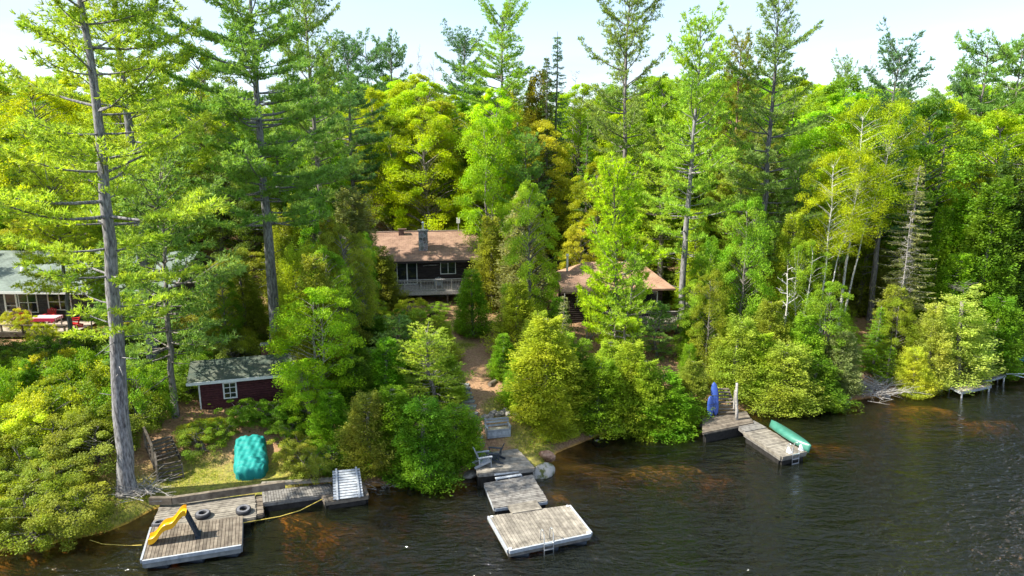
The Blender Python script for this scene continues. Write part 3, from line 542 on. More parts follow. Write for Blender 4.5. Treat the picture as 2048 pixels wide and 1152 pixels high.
MB().box(-5.9, 5.2, 4.38, 4.62, rzz - .01, rzz + .05).build('ridge_cap', surf('ridge_cap_shingle', (.22, .15, .12), (.32, .24, .2), 6), rf)
ch = MB(); ch.box(-.42, .40, .95, 1.75, FZ + 2.2, FZ + 4.62); ch = ch.build('chimney', stone, rf)
MB().box(-.47, .45, .90, 1.80, FZ + 4.62, FZ + 4.72).build('chimney_cap', conc, ch) if False else None
cc = MB().box(-.48, .46, .89, 1.81, FZ + 4.622, FZ + 4.70).build('chimney_cap', conc, rf)
MB().tube([(0, 1.3, FZ + 4.70), (0, 1.3, FZ + 4.95), (0, 1.3, FZ + 5.35), (0, 1.3, FZ + 5.36), (0, 1.3, FZ + 5.48)], [.13, .10, .10, .17, .02], 10).build('flue_pipe', alu, rf)
mb = MB(); mb.box(-2.25, -1.75, 3.75, 4.15, FZ + 3.6, FZ + 4.45); mb.box(-2.3, -1.5, 3.7, 4.2, FZ + 4.452, FZ + 4.52); mb.build('roof_vent', surf('vent_brown', (.10, .06, .05), (.16, .1, .08), 6), rf)
f = window(ct, dr[0], dr[1], dr[2], dr[3], -.02, cream, 2, 1, 'sliding_door', .07, .08)
window(ct, wn_[0], wn_[1], wn_[2], wn_[3], -.02, cream, 2, 1)
MB().tube([(-.0 - .1, -.16, FZ + 1.68), (.5, -.18, FZ + 1.73), (1.1, -.15, FZ + 1.72), (1.3, -.13, FZ + 1.74)], [.025, .04, .05, .02], 7).build('driftwood_ornament', deadw, ct)
mb = MB()
for i in range(28):
    x0 = -3.1 + 8.1 * i / 28; mb.box(x0 + .008, x0 + 8.1 / 28 - .008, -2.9, -.07, FZ - .09, FZ - .05)
dk = mb.build('deck', wood_pale, ct)
mb = MB(); mb.box(-3.1, 5, -2.98, -2.905, FZ - .36, FZ - .055); mb.box(-3.18, -3.105, -2.98, -.07, FZ - .36, FZ - .055); mb.build('deck_frame', rail_wood, dk)
mb = MB(); railing(mb, (-3.05, -2.85, FZ - .05), (4.95, -2.85, FZ - .05), .98, .13, 1.35); railing(mb, (-3.05, -2.85, FZ - .05), (-3.05, -1.6, FZ - .05), .98, .13, 1.3); mb.build('railing', rail_wood, dk)
mb = MB(); railing(mb, (-3.15, -2.9, FZ - .05), (-5.2, -4.6, .35), .98, .13, 1.5); mb.build('stair_railing', rail_wood, dk)
for i in range(8):
    f_ = (i + .5) / 8; x = -3.2 - 2.05 * f_; y = -2.55 - 1.7 * f_; z = FZ - .1 - 1.35 * f_; MB().slab([(x - .55, y - .1, z), (x + .1, y - .75 + .35, z), (x + .1, y + .7, z), (x - .55, y + .9, z)], .05).build('tread', wood, dk)
for x in (-2.9, -.4, 1.9, 4.8): MB().box(x - .07, x + .07, -2.8, -2.66, -1.2, FZ - .37).build('deck_post', wood_dark, dk)
# antenna box on a pole behind the ridge
ap = AT(917, 470, 66.5); t = thing('antenna_post', 'small white box on a thin pole rising behind the brown roof ridge', 'antenna', (ap.x, ap.y, gz(ap.x, ap.y)))
pb = AT(917, 441, 66.5); h_ = pb.z - gz(ap.x, ap.y)
MB().tube([(0, 0, 0), (0, 0, h_)], .035, 6).build('pole', alu, t); MB().box(-.17, .17, -.12, -.04, h_ - .25, h_ + .28).build('box', white, t)
# cottage deck furniture
q = CL + Matrix.Rotation(CR, 3, 'Z') @ Vector((1.2, -1.3, FZ - .045)); adirondack('deck_chair', 'grey wooden chair on the deck of the log cottage beneath its window', q, R(190), wood_grey)

# ------------------------------------------------------------------ brown cottage on the right
p0 = AT(1232, 620, 54); t = thing('brown_cottage', 'small dark cottage with a tan hipped roof behind the lime green pine', 'cottage', (p0.x, 54, 2.4), R(5)); hp = t; f0 = .9
xl, xr = -4.35, 4.3; dpt = 6.2; ez = 3.15; rz_ = 4.75
mb = MB(); W1 = [(-3.25, -2.60, f0 + .9, f0 + 1.95), (-2.5, -1.85, f0 + .75, f0 + 1.95), (-1.75, -1.1, f0 + .8, f0 + 1.95), (-.85, -.1, f0 + .9, f0 + 1.9), (.05, .95, f0 + .9, f0 + 1.9), (1.6, 3.4, f0 + .6, f0 + 1.9)]
logwall(mb, xl + .5, xr - .5, 0, -.9, ez - .1, holes=W1); mb.box(xl + .5, xl + .6, .07, dpt - .5, -.9, ez - .1); mb.box(xr - .6, xr - .5, .07, dpt - .5, -.9, ez - .1); mb.box(xl + .5, xr - .5, dpt - .49, dpt - .4, -.9, ez - .1); mb.build('wall', logs, t)
for a in W1: window(t, a[0], a[1], a[2], a[3], -.02, white, 1)
mb = MB(); e = [Vector((xl - .2, -.7, ez)), Vector((xr + .35, -.7, ez)), Vector((xr + .35, dpt + .4, ez)), Vector((xl - .2, dpt + .4, ez))]; r1 = Vector((-2.0, dpt / 2, rz_)); r2 = Vector((2.6, dpt / 2 - .1, rz_))
dn = Z3 * .14; vs = [p - dn for p in e] + e + [r1, r2]
mb.add(vs, [(3, 2, 1, 0), (0, 1, 5, 4), (1, 2, 6, 5), (2, 3, 7, 6), (3, 0, 4, 7), (4, 5, 9, 8), (5, 6, 9), (6, 7, 8, 9), (7, 4, 8)]); rf = mb.build('roof', roof_tan, t)
mb = MB(); mb.slab([(-4.7, -1.1, ez - .05), (-1.3, -1.1, ez - .05), (-1.3, 1.5, ez + 1.15), (-4.7, 1.5, ez + 1.15)], .14); mb.build('porch_roof', roof_brown, t)  # browner than the main roof: tree shade put into this slope's colour
MB().tube([(-3.75, 1.9, ez + .4), (-3.75, 1.9, ez + 2.35), (-3.75, 1.9, ez + 2.36), (-3.75, 1.9, ez + 2.5)], [.09, .09, .15, .12], 8).build('flue_pipe', cream, rf)
mb = MB(); dq = [Vector((-1.6, -3.0, f0)), Vector((4.0, -3.4, f0)), Vector((6.0, -1.4, f0)), Vector((-1.6, -.08, f0))]
mb = decking(dq, 24, 'v', over=0); dk = mb.build('deck', wood_pale, t)
MB().beam(dq[0] - Z3 * .2, dq[1] - Z3 * .2, .06, .26).build('deck_frame', rail_wood, dk)
mb = MB(); railing(mb, dq[0], dq[1], 1.0, .14, 1.4); railing(mb, dq[1] + Vector((.1, .08, 0)), dq[2], 1.0, .14, 1.4); railing(mb, dq[2] + Vector((0, .1, 0)), dq[2] + Vector((-.8, 1.2, 0)), 1.0, .14, 1.4); railing(mb, dq[0] + Vector((-.08, 0, 0)), dq[0] + Vector((-1.5, -.6, -1.3)), 1.0, .14, 1.4); mb.build('railing', rail_wood, dk)
for p in dq[:3] + [dq[0].lerp(dq[1], .5)]: MB().box(p.x - .08, p.x + .08, p.y + .12, p.y + .28, -2.2, f0 - .06).build('deck_post', wood_dark, dk)
# dark vehicle parked behind the brown cottage
vp = AT(1163, 508, 66); vz = gz(vp.x, vp.y)
t = thing('parked_truck', 'dark blue vehicle parked in the shade behind the brown cottage', 'vehicle', (vp.x, 66, vz + .5), R(12))
mb = MB(); prof = [(-2.3, .45), (-2.3, 1.05), (-1.2, 1.2), (-.7, 1.8), (1.2, 1.85), (1.7, 1.2), (2.3, 1.1), (2.3, .45)]
n = len(prof); mb.add([(x, -.85, z) for x, z in prof] + [(x, .85, z) for x, z in prof], [tuple(range(n))] + [tuple(range(2 * n - 1, n - 1, -1))] + [((i + 1) % n, i, i + n, (i + 1) % n + n) for i in range(n)]); mb.build('body', surf('car_blue', (.012, .03, .07), (.02, .045, .1), 2, .3, 0), t)
MB().add([(-.6, -.86, 1.25), (1.3, -.86, 1.25), (1.1, -.86, 1.72), (-.4, -.86, 1.72)], [(0, 1, 2, 3)]).build('window', glass, t)
for x in (-1.45, 1.45):
    for y in (-.88, .88): MB().tube([(x, y - .1, .34), (x, y + .1, .34)], .34, 14).build('wheel', rubber, t)

# ------------------------------------------------------------------ large pale-roofed cottage on the left
p0 = AT(190, 600, 50); t = thing('white_trimmed_cottage', 'long cottage with pale grey green roof and deck behind the left pines', 'cottage', (p0.x, 50, 2.95), R(-1.5)); fz = 1.0
mb = MB(); D_ = (-6.95, -5.95, fz, fz + 2.05); Wd = [(-5.85, -4.4, fz + .5, fz + 2.05), (-3.6, -1.8, fz + .7, fz + 2.0), (.5, 2.5, fz + .7, fz + 2.0), (-9.5, -7.4, fz + .5, fz + 2.0)]
logwall(mb, -12, 5.6, 0, -.8, fz + 2.6, .2, .06, [D_] + Wd); mb.box(-12, -11.9, .04, 8.5, -.8, fz + 2.6); mb.box(5.5, 5.6, .04, 8.5, -.8, fz + 2.6); mb.box(-12, 5.6, 8.51, 8.6, -.8, fz + 2.6)
mb.add([(5.6, .04, fz + 2.6), (5.6, 8.5, fz + 2.6), (5.6, 4.3, fz + 4.4)], [(0, 1, 2)]); mb.build('wall', surf('dark_grey_siding', (.045, .045, .045), (.09, .09, .09), 5, .8, .1, rnd=.2), t)
for a in Wd: window(t, a[0], a[1], a[2], a[3], -.02, white, 2, 2)
f = window(t, D_[0], D_[1], D_[2], D_[3], -.02, white, 1, 2, 'door', .13); MB().box(D_[0] + .13, D_[1] - .13, -.05, -.03, fz + .13, fz + .6).build('door_panel', white, f)
MB().box(5.62, 5.74, -.06, .05, -.5, fz + 2.5).build('corner_trim', white, t)
mb = MB(); mb.slab([(-13, -.95, fz + 2.35), (6.4, -.95, fz + 2.35), (6.1, 4.3, fz + 4.55), (-13, 4.3, fz + 4.55)], .16); mb.slab([(-13, 4.304, fz + 4.55), (6.1, 4.304, fz + 4.55), (6.4, 9.5, fz + 2.4), (-13, 9.5, fz + 2.4)], .16); rf = mb.build('roof', roof_pale, t)
MB().box(-13.02, 6.42, -1.0, -.955, fz + 2.15, fz + 2.34).build('fascia', white, rf)
for x, y in ((-6.3, 1.6), (.9, 3.6)): MB().tube([(x, y, fz + 2.6 + y * .42), (x, y, fz + 2.95 + y * .42), (x, y, fz + 3.1 + y * .42), (x, y, fz + 3.16 + y * .42)], [.25, .25, .2, .05], 12).build('roof_vent', white, rf)
mb = MB()
for i in range(16): y0 = -3.4 + 3.3 * i / 16; mb.box(-12.5, .4, y0 + .008, y0 + .2, fz - .09, fz - .05)
dk = mb.build('deck', surf('pale_deck_boards', (.26, .21, .17), (.46, .39, .32), 4, .85, .2, rnd=.15), t)  # lighter tan boards, tone varied at random per board
mb = MB(); mb.box(-12.5, .4, -3.48, -3.405, fz - .42, fz - .055); mb.build('deck_frame', wood_dark, dk)
mb = MB(); mb.beam((-12.5, -3.35, fz + .42), (-.1, -3.35, fz + .42), .14, .05)
for i in range(9): x = -12.4 + i * 1.52; mb.box(x - .05, x + .05, -3.40, -3.30, fz - .05, fz + .395)
mb.build('railing', wood_brown, dk)
for i in range(6): x = -12 + i * 2.4; MB().box(x - .08, x + .08, -3.3, -3.14, -1.2, fz - .43).build('deck_post', wood_dark, dk)
MB().box(-12.4, -.2, -2.2, -1.9, -1.4, fz - .43).build('deck_foundation', stone, dk)
HM = Matrix.Translation(t.location) @ Matrix.Rotation(R(-1.5), 4, 'Z')
def on(x, y, z=fz - .048): return HM @ Vector((x, y, z))
adirondack('red_deck_chair', 'red plastic chair at the left end of the striped table on the deck', on(-3.95, -2.0), R(62), redm, 'red chairs on the left deck')
adirondack('red_deck_chair', 'red plastic chair behind the striped table on the deck', on(-3.15, -.75), R(185 - 180), redm, 'red chairs on the left deck')
adirondack('red_deck_chair', 'red plastic chair beside the tall pine trunk at the right end of the deck', on(-.45, -2.0), R(-60), redm, 'red chairs on the left deck')
pt = thing('patio_table', 'deck table under a red and white striped cloth', 'table', on(-2.4, -2.0))
m, tt, oo = newmat('striped_cloth'); L = tt.links.new; w_ = nd(tt, 'ShaderNodeTexWave'); w_.inputs['Scale'].default_value = 1.6; w_.bands_direction = 'Y'; tcn = nd(tt, 'ShaderNodeTexCoord'); r_ = nd(tt, 'ShaderNodeValToRGB'); r_.color_ramp.interpolation = 'CONSTANT'
r_.color_ramp.elements[0].color = (.75, .74, .76, 1); r_.color_ramp.elements[1].position = .6; r_.color_ramp.elements[1].color = (.50, .03, .09, 1); p_ = nd(tt, 'ShaderNodeBsdfPrincipled'); L(tcn.outputs['Object'], w_.inputs[0]); L(w_.outputs[1], r_.inputs[0]); L(r_.outputs[0], p_.inputs[0]); L(p_.outputs[0], oo.inputs[0])
mb = MB(); mb.slab([(-.85, -.5, .76), (.85, -.5, .76), (.85, .5, .76), (-.85, .5, .76)], .03); mb.box(-.87, .87, -.525, -.505, .52, .755); mb.box(-.875, -.855, -.50, .5, .55, .755); mb.box(.855, .875, -.5, .5, .55, .755); mb.build('tablecloth', m, pt)
for x in (-.75, .75):
    for y in (-.4, .4): MB().box(x - .03, x + .03, y - .03, y + .03, 0, .725).build('leg', white, pt)
def wicker_chair(label, loc, rz, s=1.0):
    t = thing('wicker_chair', label, 'chair', loc, rz, 'wicker chairs on the left deck'); t.scale = (s, s, s); mb = MB(); mb.box(-.3, .3, -.3, .28, .36, .44); mb.build('seat', wicker, t); mb = MB(); N = 12
    vs = []; fs = []
    for i in range(N + 1):
        a = math.pi * (i / N) ; x = .36 * math.cos(a); y = -.05 + .40 * math.sin(a); h = .62 + .42 * math.sin(a) ** 1.5
        vs += [(x, y, .30), (x, y, h), (x * 1.12, y + .05 * math.sin(a), .30), (x * 1.12, y + .05 * math.sin(a), h)]
    for i in range(N): a = i * 4; b = a + 4; fs += [(a, b, b + 1, a + 1), (a + 2, a + 3, b + 3, b + 2), (a + 1, b + 1, b + 3, a + 3), (a, a + 2, b + 2, b)]
    mb.add(vs, fs); mb.build('backrest', wicker, t)
    for x in (-.27, .27):
        for y in (-.27, .25): MB().tube([(x, y, 0), (x, y, .36)], .022, 6).build('leg', wicker, t)
wicker_chair('tan wicker armchair nearest the white door of the left cottage', on(-5.35, -1.3), R(-15), 1.15)
wicker_chair('smaller tan wicker seat between the wicker armchair and the red chair', on(-4.6, -1.1), R(10), .9)
a = hit(6, 728); b = on(-6.9, -3.6, fz - .1); stairs('garden_stairs', 'weathered wooden stairs climbing to the left cottage deck at the picture edge', (b.x, b.y - 2.6, gz(b.x, b.y - 2.6) + .05), (b.x, b.y, b.z), 1.5, 7, wood)
sp = hit(190, 700); t = thing('pole', 'thin grey pole standing in shrubs at the right end of the left deck', 'pole', sp); MB().tube([(0, 0, -.2), (0, 0, 2.4)], .045, 7).build('shaft', deadw, t)
for i, (px, py) in enumerate(((24, 700), (42, 699))):
    q = hit(px, py); tag(MB().build('x', rock_m), '', '') if False else None

# ------------------------------------------------------------------ dark red shed
q = AT(403, 826, 36.8); SL = Vector((q.x, 36.8, 1.75)); SR = R(17); st = thing('garden_shed', 'dark red shed with a mossy green roof and white window behind the tarp', 'shed', SL, SR); Hs = 2.1
mb = MB(); wx = (1.25, 2.0, .82, 1.82); logwall(mb, 0, 5.3, 0, -.5, Hs, .14, .05, [wx]); mb.box(0, .05, .03, 3.2, -.5, Hs); mb.box(5.25, 5.3, .03, 3.2, -.5, Hs); mb.box(0, 5.3, 3.21, 3.26, -.5, Hs)
mb.add([(0, .03, Hs), (0, 3.2, Hs), (0, 1.6, Hs + .5)], [(0, 1, 2)]); mb.add([(5.3, .03, Hs), (5.3, 3.2, Hs), (5.3, 1.6, Hs + .5)], [(0, 1, 2)]); mb.build('wall', redsid, st)
window(st, *wx, -.02, white, 2, 3, cross=.02, fw=.08)
MB().box(-.03, .05, -.06, .04, -.4, Hs - .02).build('corner_trim', white, st)
mb = MB(); mb.slab([(-.55, -.45, Hs + .0), (5.8, -.45, Hs + .0), (5.8, 1.6, Hs + .66), (-.55, 1.6, Hs + .66)], .09); mb.slab([(-.55, 1.604, Hs + .66), (5.8, 1.604, Hs + .66), (5.8, 3.7, Hs), (-.55, 3.7, Hs)], .09); rf = mb.build('roof', roof_green, st)
MB().box(-.57, 5.82, -.49, -.455, Hs - .16, Hs + .01).build('fascia', white, rf)
ch = MB().box(3.35, 3.75, 1.75, 2.2, Hs + .35, Hs + 1.2).build('chimney', brick_m, rf)
mb = MB(); mb.box(3.3, 3.8, 1.7, 2.25, Hs + 1.202, Hs + 1.26); mb.build('chimney_cap', conc, rf)
t = thing('shed_step', 'low pale wooden platform beside the left end of the red shed', 'platform', SL + Vector((-.75, .5, -.15)), SR); MB().box(-.65, .55, -.45, .45, .12, .2).build('top', wood_pale, t); MB().box(-.6, .5, -.4, .4, -.25, .115).build('frame', wood, t)

# stairs to the shed, in two flights
a = hit(345, 962); b = hit(322, 888)
mid = Vector((G(338, 925, 1.35)))
stairs('log_stairs', 'lower flight of brown wooden steps with a short handrail by the big pine', (a.x, a.y - .1, a.z + .02), (mid.x, mid.y, 1.35), 1.05, 5, wood_dark, rails=[(-1, .02, .75)], railm=wood_brown, group='steps up to the red shed')
b2 = G(316, 876, 2.25); stairs('log_stairs', 'upper flight of brown wooden steps with side posts leading to the shed', (mid.x - .15, mid.y + .15, 1.4), (b2.x, b2.y, 2.2), 1.15, 6, wood_dark, rails=[(-1, .0, .9)], railm=wood_brown, group='steps up to the red shed')

# ------------------------------------------------------------------ left docks
t, q, B = dock('shore_dock', 'wide weathered dock with a long trunk shadow beside the grassy bank', 'dock', [(296, 1068), (512, 1034), (510, 988), (320, 1010)], .36, 13, 'u', wood_pale, 'left docks', over=.006)
t, q, B = dock('shore_dock', 'narrow boarded walkway dock between the wide dock and the tilted slatted ramp', 'dock', [(526, 1005), (672, 985), (660, 966), (524, 982)], .5, 26, 'v', wood, 'left docks', over=.01)
t, q, B = dock('shore_dock', 'short low platform under the tilted slatted ramp', 'dock', [(650, 1003), (738, 990), (728, 962), (640, 985)], .45, 12, 'v', wood_brown, 'left docks', over=.01)
t, q, B = dock('dock_step', 'small broken end piece of timber between the wide dock and the walkway', 'timber', [(513, 1029), (527, 1026), (524, 988), (511, 989)], .30, 5, 'u', wood_brown)
mb = MB(); tb = [(300, 1001), (345, 1001), (420, 990), (505, 978), (570, 969)]
t = thing('retaining_timber', 'long square timber retaining the grass bank behind the wide dock', 'timber', hit(420, 990)); loc = t.location
for i in range(4): mb.beam(G(*tb[i], .66) - loc, G(*tb[i + 1], .66) - loc, .2, .34)
mb.build('beam', wood_brown, t)
t = thing('timber_beam', 'loose pale timber lying at the foot of the grass near the walkway', 'timber', G(560, 968, .74)); MB().beam((-.9, 0, .0), (3.4, .55, .02), .22, .14).build('beam', wood_pale, t)
# slide raft
RZ = .50
t, q, B = dock('swim_raft', 'floating raft of upright boards with pale grey edge carrying the yellow slide', 'raft', [(283, 1122), (484, 1090), (486, 1031), (303, 1054)], RZ, 27, 'v', wood_brown, 'swimming rafts', edge=conc, edge_z=.3, post=False, floats=True, trim=(wood_grey, (0, 3)), over=.003)
# slide
a = G(299, 1087, RZ); e_ = G(394, 1071, RZ); top = AT(370, 1024, (G(374, 1079, RZ)).y); top.z
t = thing('water_slide', 'yellow wavy slide with a dark ladder standing on the raft', 'slide', a); dv = Vector((e_.x - a.x, e_.y - a.y, 0)); Ls = (Vector((top.x, top.y, 0)) - Vector((a.x, a.y, 0))).length; dv.normalize(); sdv = Vector((-dv.y, dv.x, 0)); ht = top.z - RZ
mb = MB(); N = 26; vs = []; fs = []
prof = [(-.27, .20), (-.24, .22), (-.21, .05), (0, 0), (.21, .05), (.24, .22), (.27, .20), (.24, -.06), (0, -.10), (-.24, -.06)]
for i in range(N + 1):
    s = i / N; x = s * Ls; z = .10 + (ht - .22) * (s * 1.02 + .075 * math.sin(s * 4 * math.pi + 2.8)) if s < .93 else .10 + (ht - .22) * (.93 * 1.02 + .075 * math.sin(.93 * 4 * math.pi + 2.8)) - (s - .93) * .2
    for (yy, zz) in prof: vs.append(dv * x + sdv * yy + Z3 * (z + zz))
K = len(prof)
for i in range(N):
    for k in range(K): fs.append((i * K + k, i * K + (k + 1) % K, (i + 1) * K + (k + 1) % K, (i + 1) * K + k))
fs += [tuple(range(K - 1, -1, -1)), tuple(N * K + k for k in range(K))]; mb.add(vs, fs); mb.build('chute', yellow, t, smooth=False)
tp = dv * Ls + Z3 * (ht - .15); ft = dv * ((e_ - a).length + .05)
for k in (-1, 1): MB().beam(tp + sdv * .2 * k, ft + sdv * .22 * k, .05, .09).build('ladder_rail', navy, t)
for i in range(6): p = tp.lerp(ft, (i + .7) / 6.6); MB().beam(p - sdv * .19, p + sdv * .19, .13, .03).build('rung', navy, t)
MB().beam(tp + sdv * .2 - dv * .1, dv * (Ls * .62) + sdv * .2 + Z3 * ht * .55, .03, .03).build('brace', metal_d, t); MB().beam(tp - sdv * .2 - dv * .1 , dv * (Ls * .62) - sdv * .2 + Z3 * ht * .55, .03, .03).build('brace', metal_d, t)
MB().beam(ft - sdv * .35 + Z3 * .03, ft + sdv * .35 + Z3 * .03, .2, .05).build('foot', navy, t)
def tyre(label, p, rx=0, ry=0):
    t = thing('car_tyre', label, 'tyre', p, rng.random() * 3, 'old tyres used as dock fenders'); t.rotation_euler = (rx, ry, 0); mb = MB(); N, K = 28, 12; vs = []; fs = []
    for i in range(N):
        a = 2 * math.pi * i / N
        for k in range(K):
            b = 2 * math.pi * k / K; cx = math.copysign(abs(math.cos(b)) ** .55, math.cos(b)); sz = math.copysign(abs(math.sin(b)) ** .6, math.sin(b)); r_ = .245 + .095 * cx; vs.append((r_ * math.cos(a), r_ * math.sin(a), .105 + .10 * sz))
    for i in range(N):
        for k in range(K): fs.append((i * K + k, ((i + 1) % N) * K + k, ((i + 1) % N) * K + (k + 1) % K, i * K + (k + 1) % K))
    mb.add(vs, fs); mb.build('tread', rubber, t, smooth=True); mb = MB(); vs = []; fs = []
    for i in range(N):
        a = 2 * math.pi * i / N
        for r_, z in ((.175, .205), (.275, .213), (.285, .209)): vs.append((r_ * math.cos(a), r_ * math.sin(a), z))
    for i in range(N):
        for k in range(2): fs.append((i * 3 + k, ((i + 1) % N) * 3 + k, ((i + 1) % N) * 3 + k + 1, i * 3 + k + 1))
    mb.add(vs, fs); mb.build('sidewall', surf('dusty_sidewall', (.10, .10, .11), (.19, .19, .2), 9), t)
tyre('old tyre lying on the dock to the right of the slide ladder', G(406, 1033, .365)); tyre('old tyre hanging at the right corner where raft meets dock', G(487, 1024, .38), R(6), R(5)); tyre('old tyre half hidden behind the lower part of the yellow slide', G(320, 1052, .345), R(-6), R(-5))
def rope(label, pts, r=.02, name='rope', m_=None, g_=None): t = thing(name, label, 'rope', pts[0], 0, g_); MB().tube([Vector(p) - Vector(pts[0]) for p in pts], r, 6).build('strand', m_ or rope_m, t)
rope('yellow mooring rope from the raft corner across the water to the walkway', [G(484, 1046, .35), G(520, 1040, .14), G(560, 1033, .05), G(600, 1021, .08), G(645, 998, .42)])
rope('thin rope in the water left of the slide raft', [G(284, 1090, .3), G(262, 1091, .05), G(235, 1090, .03), G(205, 1088, .05), G(180, 1080, .2)], .012)
# slatted ramp leaning
b0 = G(668, 1000, .5); b1 = G(726, 993, .5); t1 = AT(718, 936, b1.y + 1.3); t0 = AT(666, 941, b0.y + 1.3)
t = thing('slatted_ramp', 'grey slatted wooden ramp tilted up on the small platform', 'ramp', b0); q = [p - b0 for p in (b0, b1, t1, t0)]
nml = (q[1] - q[0]).cross(q[3] - q[0]).normalized()
if nml.y > 0: nml = -nml
for i in range(11):
    a = i / 11 + .012; b = (i + 1) / 11 - .012; Q = [bil(q, -.02, a), bil(q, 1.02, a), bil(q, 1.02, b), bil(q, -.02, b)]; MB().add([p - nml * .04 for p in Q] + Q, MB.BF).build('slat', wood_grey, t)
for u in (.12, .88): MB().beam(bil(q, u, -.03) + nml * .035, bil(q, u, 1.03) + nml * .035, .09, .065, nml).build('stringer', wood_grey, t)
for u in (.06, .94): p = bil(q, u, .97); MB().beam(p - nml * .06, Vector((p.x, p.y + .3, 0)), .07, .07).build('strut', wood, t)
# tarpaulin covered boat
A_ = hit(504, 962); Bc = hit(501, 886); t = thing('covered_boat', 'small boat under a turquoise tarpaulin on the lawn below the shed', 'boat', A_.lerp(Bc, .5) + Z3 * .0, math.atan2(-(Bc.x - A_.x), Bc.y - A_.y)); Lb = (Bc - A_).length / 2; t.rotation_euler.x = math.atan2(Bc.z - A_.z, 2 * Lb)
mb = MB(); Nu, Nv = 34, 50; vs = []; fs = []; r2 = random.Random(3); ph = [r2.uniform(0, 6) for _ in range(6)]
for j in range(Nv + 1):
    for i in range(Nu + 1):
        a = -1 + 2 * i / Nu; b = -1 + 2 * j / Nv; u = math.copysign(1 - (1 - abs(a)) ** 1.7, a); v = math.copysign(1 - (1 - abs(b)) ** 1.7, b)
        hgt = .72 * (1 - abs(u) ** 11) ** .4 * (1 - abs(v) ** 14) ** .4 * (.9 + .1 * math.cos(u * 2.2)); wv = .018 * math.sin(u * 9 + v * 3 + ph[0]) + .014 * math.sin(v * 23 + u * 5 + ph[1]) + .012 * math.sin(u * 17 - v * 11 + ph[2]); hgt += (wv * 1.6 + .03 * abs(math.sin(u * 5 + v * 7 + ph[5])) + .02 * abs(math.sin(v * 16 - u * 4))) * (1 if hgt > .3 else .3)
        wdt = .84 * (1 - .09 * v * v) * (.97 + .03 * math.sin(v * 5 + ph[3])); cut = 1 - .10 * abs(u) ** 4 * abs(v) ** 4
        vs.append((u * wdt * cut + .03 * math.sin(v * 14 + ph[4]) * abs(u), v * Lb * cut * (.99 - .03 * u * v) + .03 * math.sin(u * 8) * abs(v), max(0.02, hgt) - .02))
for j in range(Nv):
    for i in range(Nu): k = j * (Nu + 1) + i; fs.append((k, k + 1, k + Nu + 2, k + Nu + 1))
mb.add(vs, fs); mb.build('tarpaulin', tarpm, t, smooth=True)
hull = MB(); hull.add([(-.55, -Lb * .8, 0), (.55, -Lb * .8, 0), (.6, 0, 0), (.5, Lb * .8, 0), (-.5, Lb * .8, 0), (-.6, 0, 0), (-.56, -Lb * .8, .45), (.56, -Lb * .8, .45), (.62, 0, .45), (.5, Lb * .8, .45), (-.5, Lb * .8, .45), (-.62, 0, .45)], [(5, 4, 3, 2, 1, 0), (6, 7, 8, 9, 10, 11)] + [(i, (i + 1) % 6, (i + 1) % 6 + 6, i + 6) for i in range(6)]); hull.build('hull', navy, t)
a = AT(438, 898, 35.4); b = AT(588, 893, 35.4); t = thing('pole_fence', 'pale birch pole rail running behind the turquoise tarp', 'fence', Vector((a.x, a.y, gz(a.x, a.y))))
MB().tube([a - t.location, a.lerp(b, .5) - t.location + Z3 * .03, b - t.location], [.05, .045, .04], 7).build('rail', deadw, t)
for f_ in (.13, .93): p = a.lerp(b, f_); MB().tube([(p.x - a.x, .05, -1.0), (p.x - a.x, .05, p.z - t.location.z + .15)], .06, 7).build('post', deadw, t)

# ------------------------------------------------------------------ centre docks
t, q, B = dock('dock_platform', 'upper pale dock platform on the shore with two slatted chairs', 'dock', [(955, 947), (1071, 936), (1035, 897), (945, 909)], .78, 15, 'u', wood_pale, 'centre dock sections', over=.004, edge=wood)
a = G(1016, 962, .5); st_ = G(1016, 949, .78)
t = thing('dock_steps', 'low two step bench of grey boards joining upper platform and middle dock', 'stairs', G(1016, 960, .45)); o_ = t.location; L1 = [G(992, 958, .57) - o_, G(1044, 950, .57) - o_]
dvx = (L1[1] - L1[0]).normalized(); bk = Vector((-dvx.y, dvx.x, 0))
for i, z in enumerate((.12, .24)):
    p = L1[0] * 1; p.z = z; MB().slab([p + bk * (i * .2), p + dvx * L1[1].length * 2.0 * .98 + bk * (i * .2) if False else p + (L1[1] - L1[0]) + bk * (i * .2), p + (L1[1] - L1[0]) + bk * (i * .2 + .18), p + bk * (i * .2 + .18)], .05).build('tread', wood_grey, t)
for f_ in (.02, .5, .98): p = L1[0].lerp(L1[1], f_); MB().box(p.x - .04, p.x + .04, p.y + .04, p.y + .12, -.3, .065).build('support', wood_grey, t)
t, q, B = dock('dock_platform', 'middle grey stained dock with boards parallel to the shore', 'dock', [(988, 1016), (1096, 1001), (1064, 949), (968, 966)], .46, 17, 'u', wood, 'centre dock sections', over=.006, edge=wood_grey, edge_z=.14)
t, q, B = dock('gangplank', 'small pale gangplank between the middle dock and the big raft', 'gangplank', [(1025, 1026), (1084, 1017), (1072, 1000), (1016, 1010)], .54, 7, 'u', wood_pale, edge=wood_pale, edge_z=.06, post=False)
t, q, B = dock('swim_raft', 'large tan floating raft with pale edge and swim ladder in the centre', 'raft', [(1017, 1102), (1183, 1067), (1138, 1010), (977, 1032)], .48, 25, 'v', wood_pale, 'swimming rafts', edge=wood, edge_z=.24, post=False, floats=True, trim=(wood_grey, (0, 1, 3)), over=.002)
for u, v_ in ((.03, .96), (.03, .04), (.97, .96), (.97, .04)): p = bil(q, u, v_) + Z3 * .012; B(MB().tube([p, p + Z3 * .025], .07, 10), 'corner_plate', white)
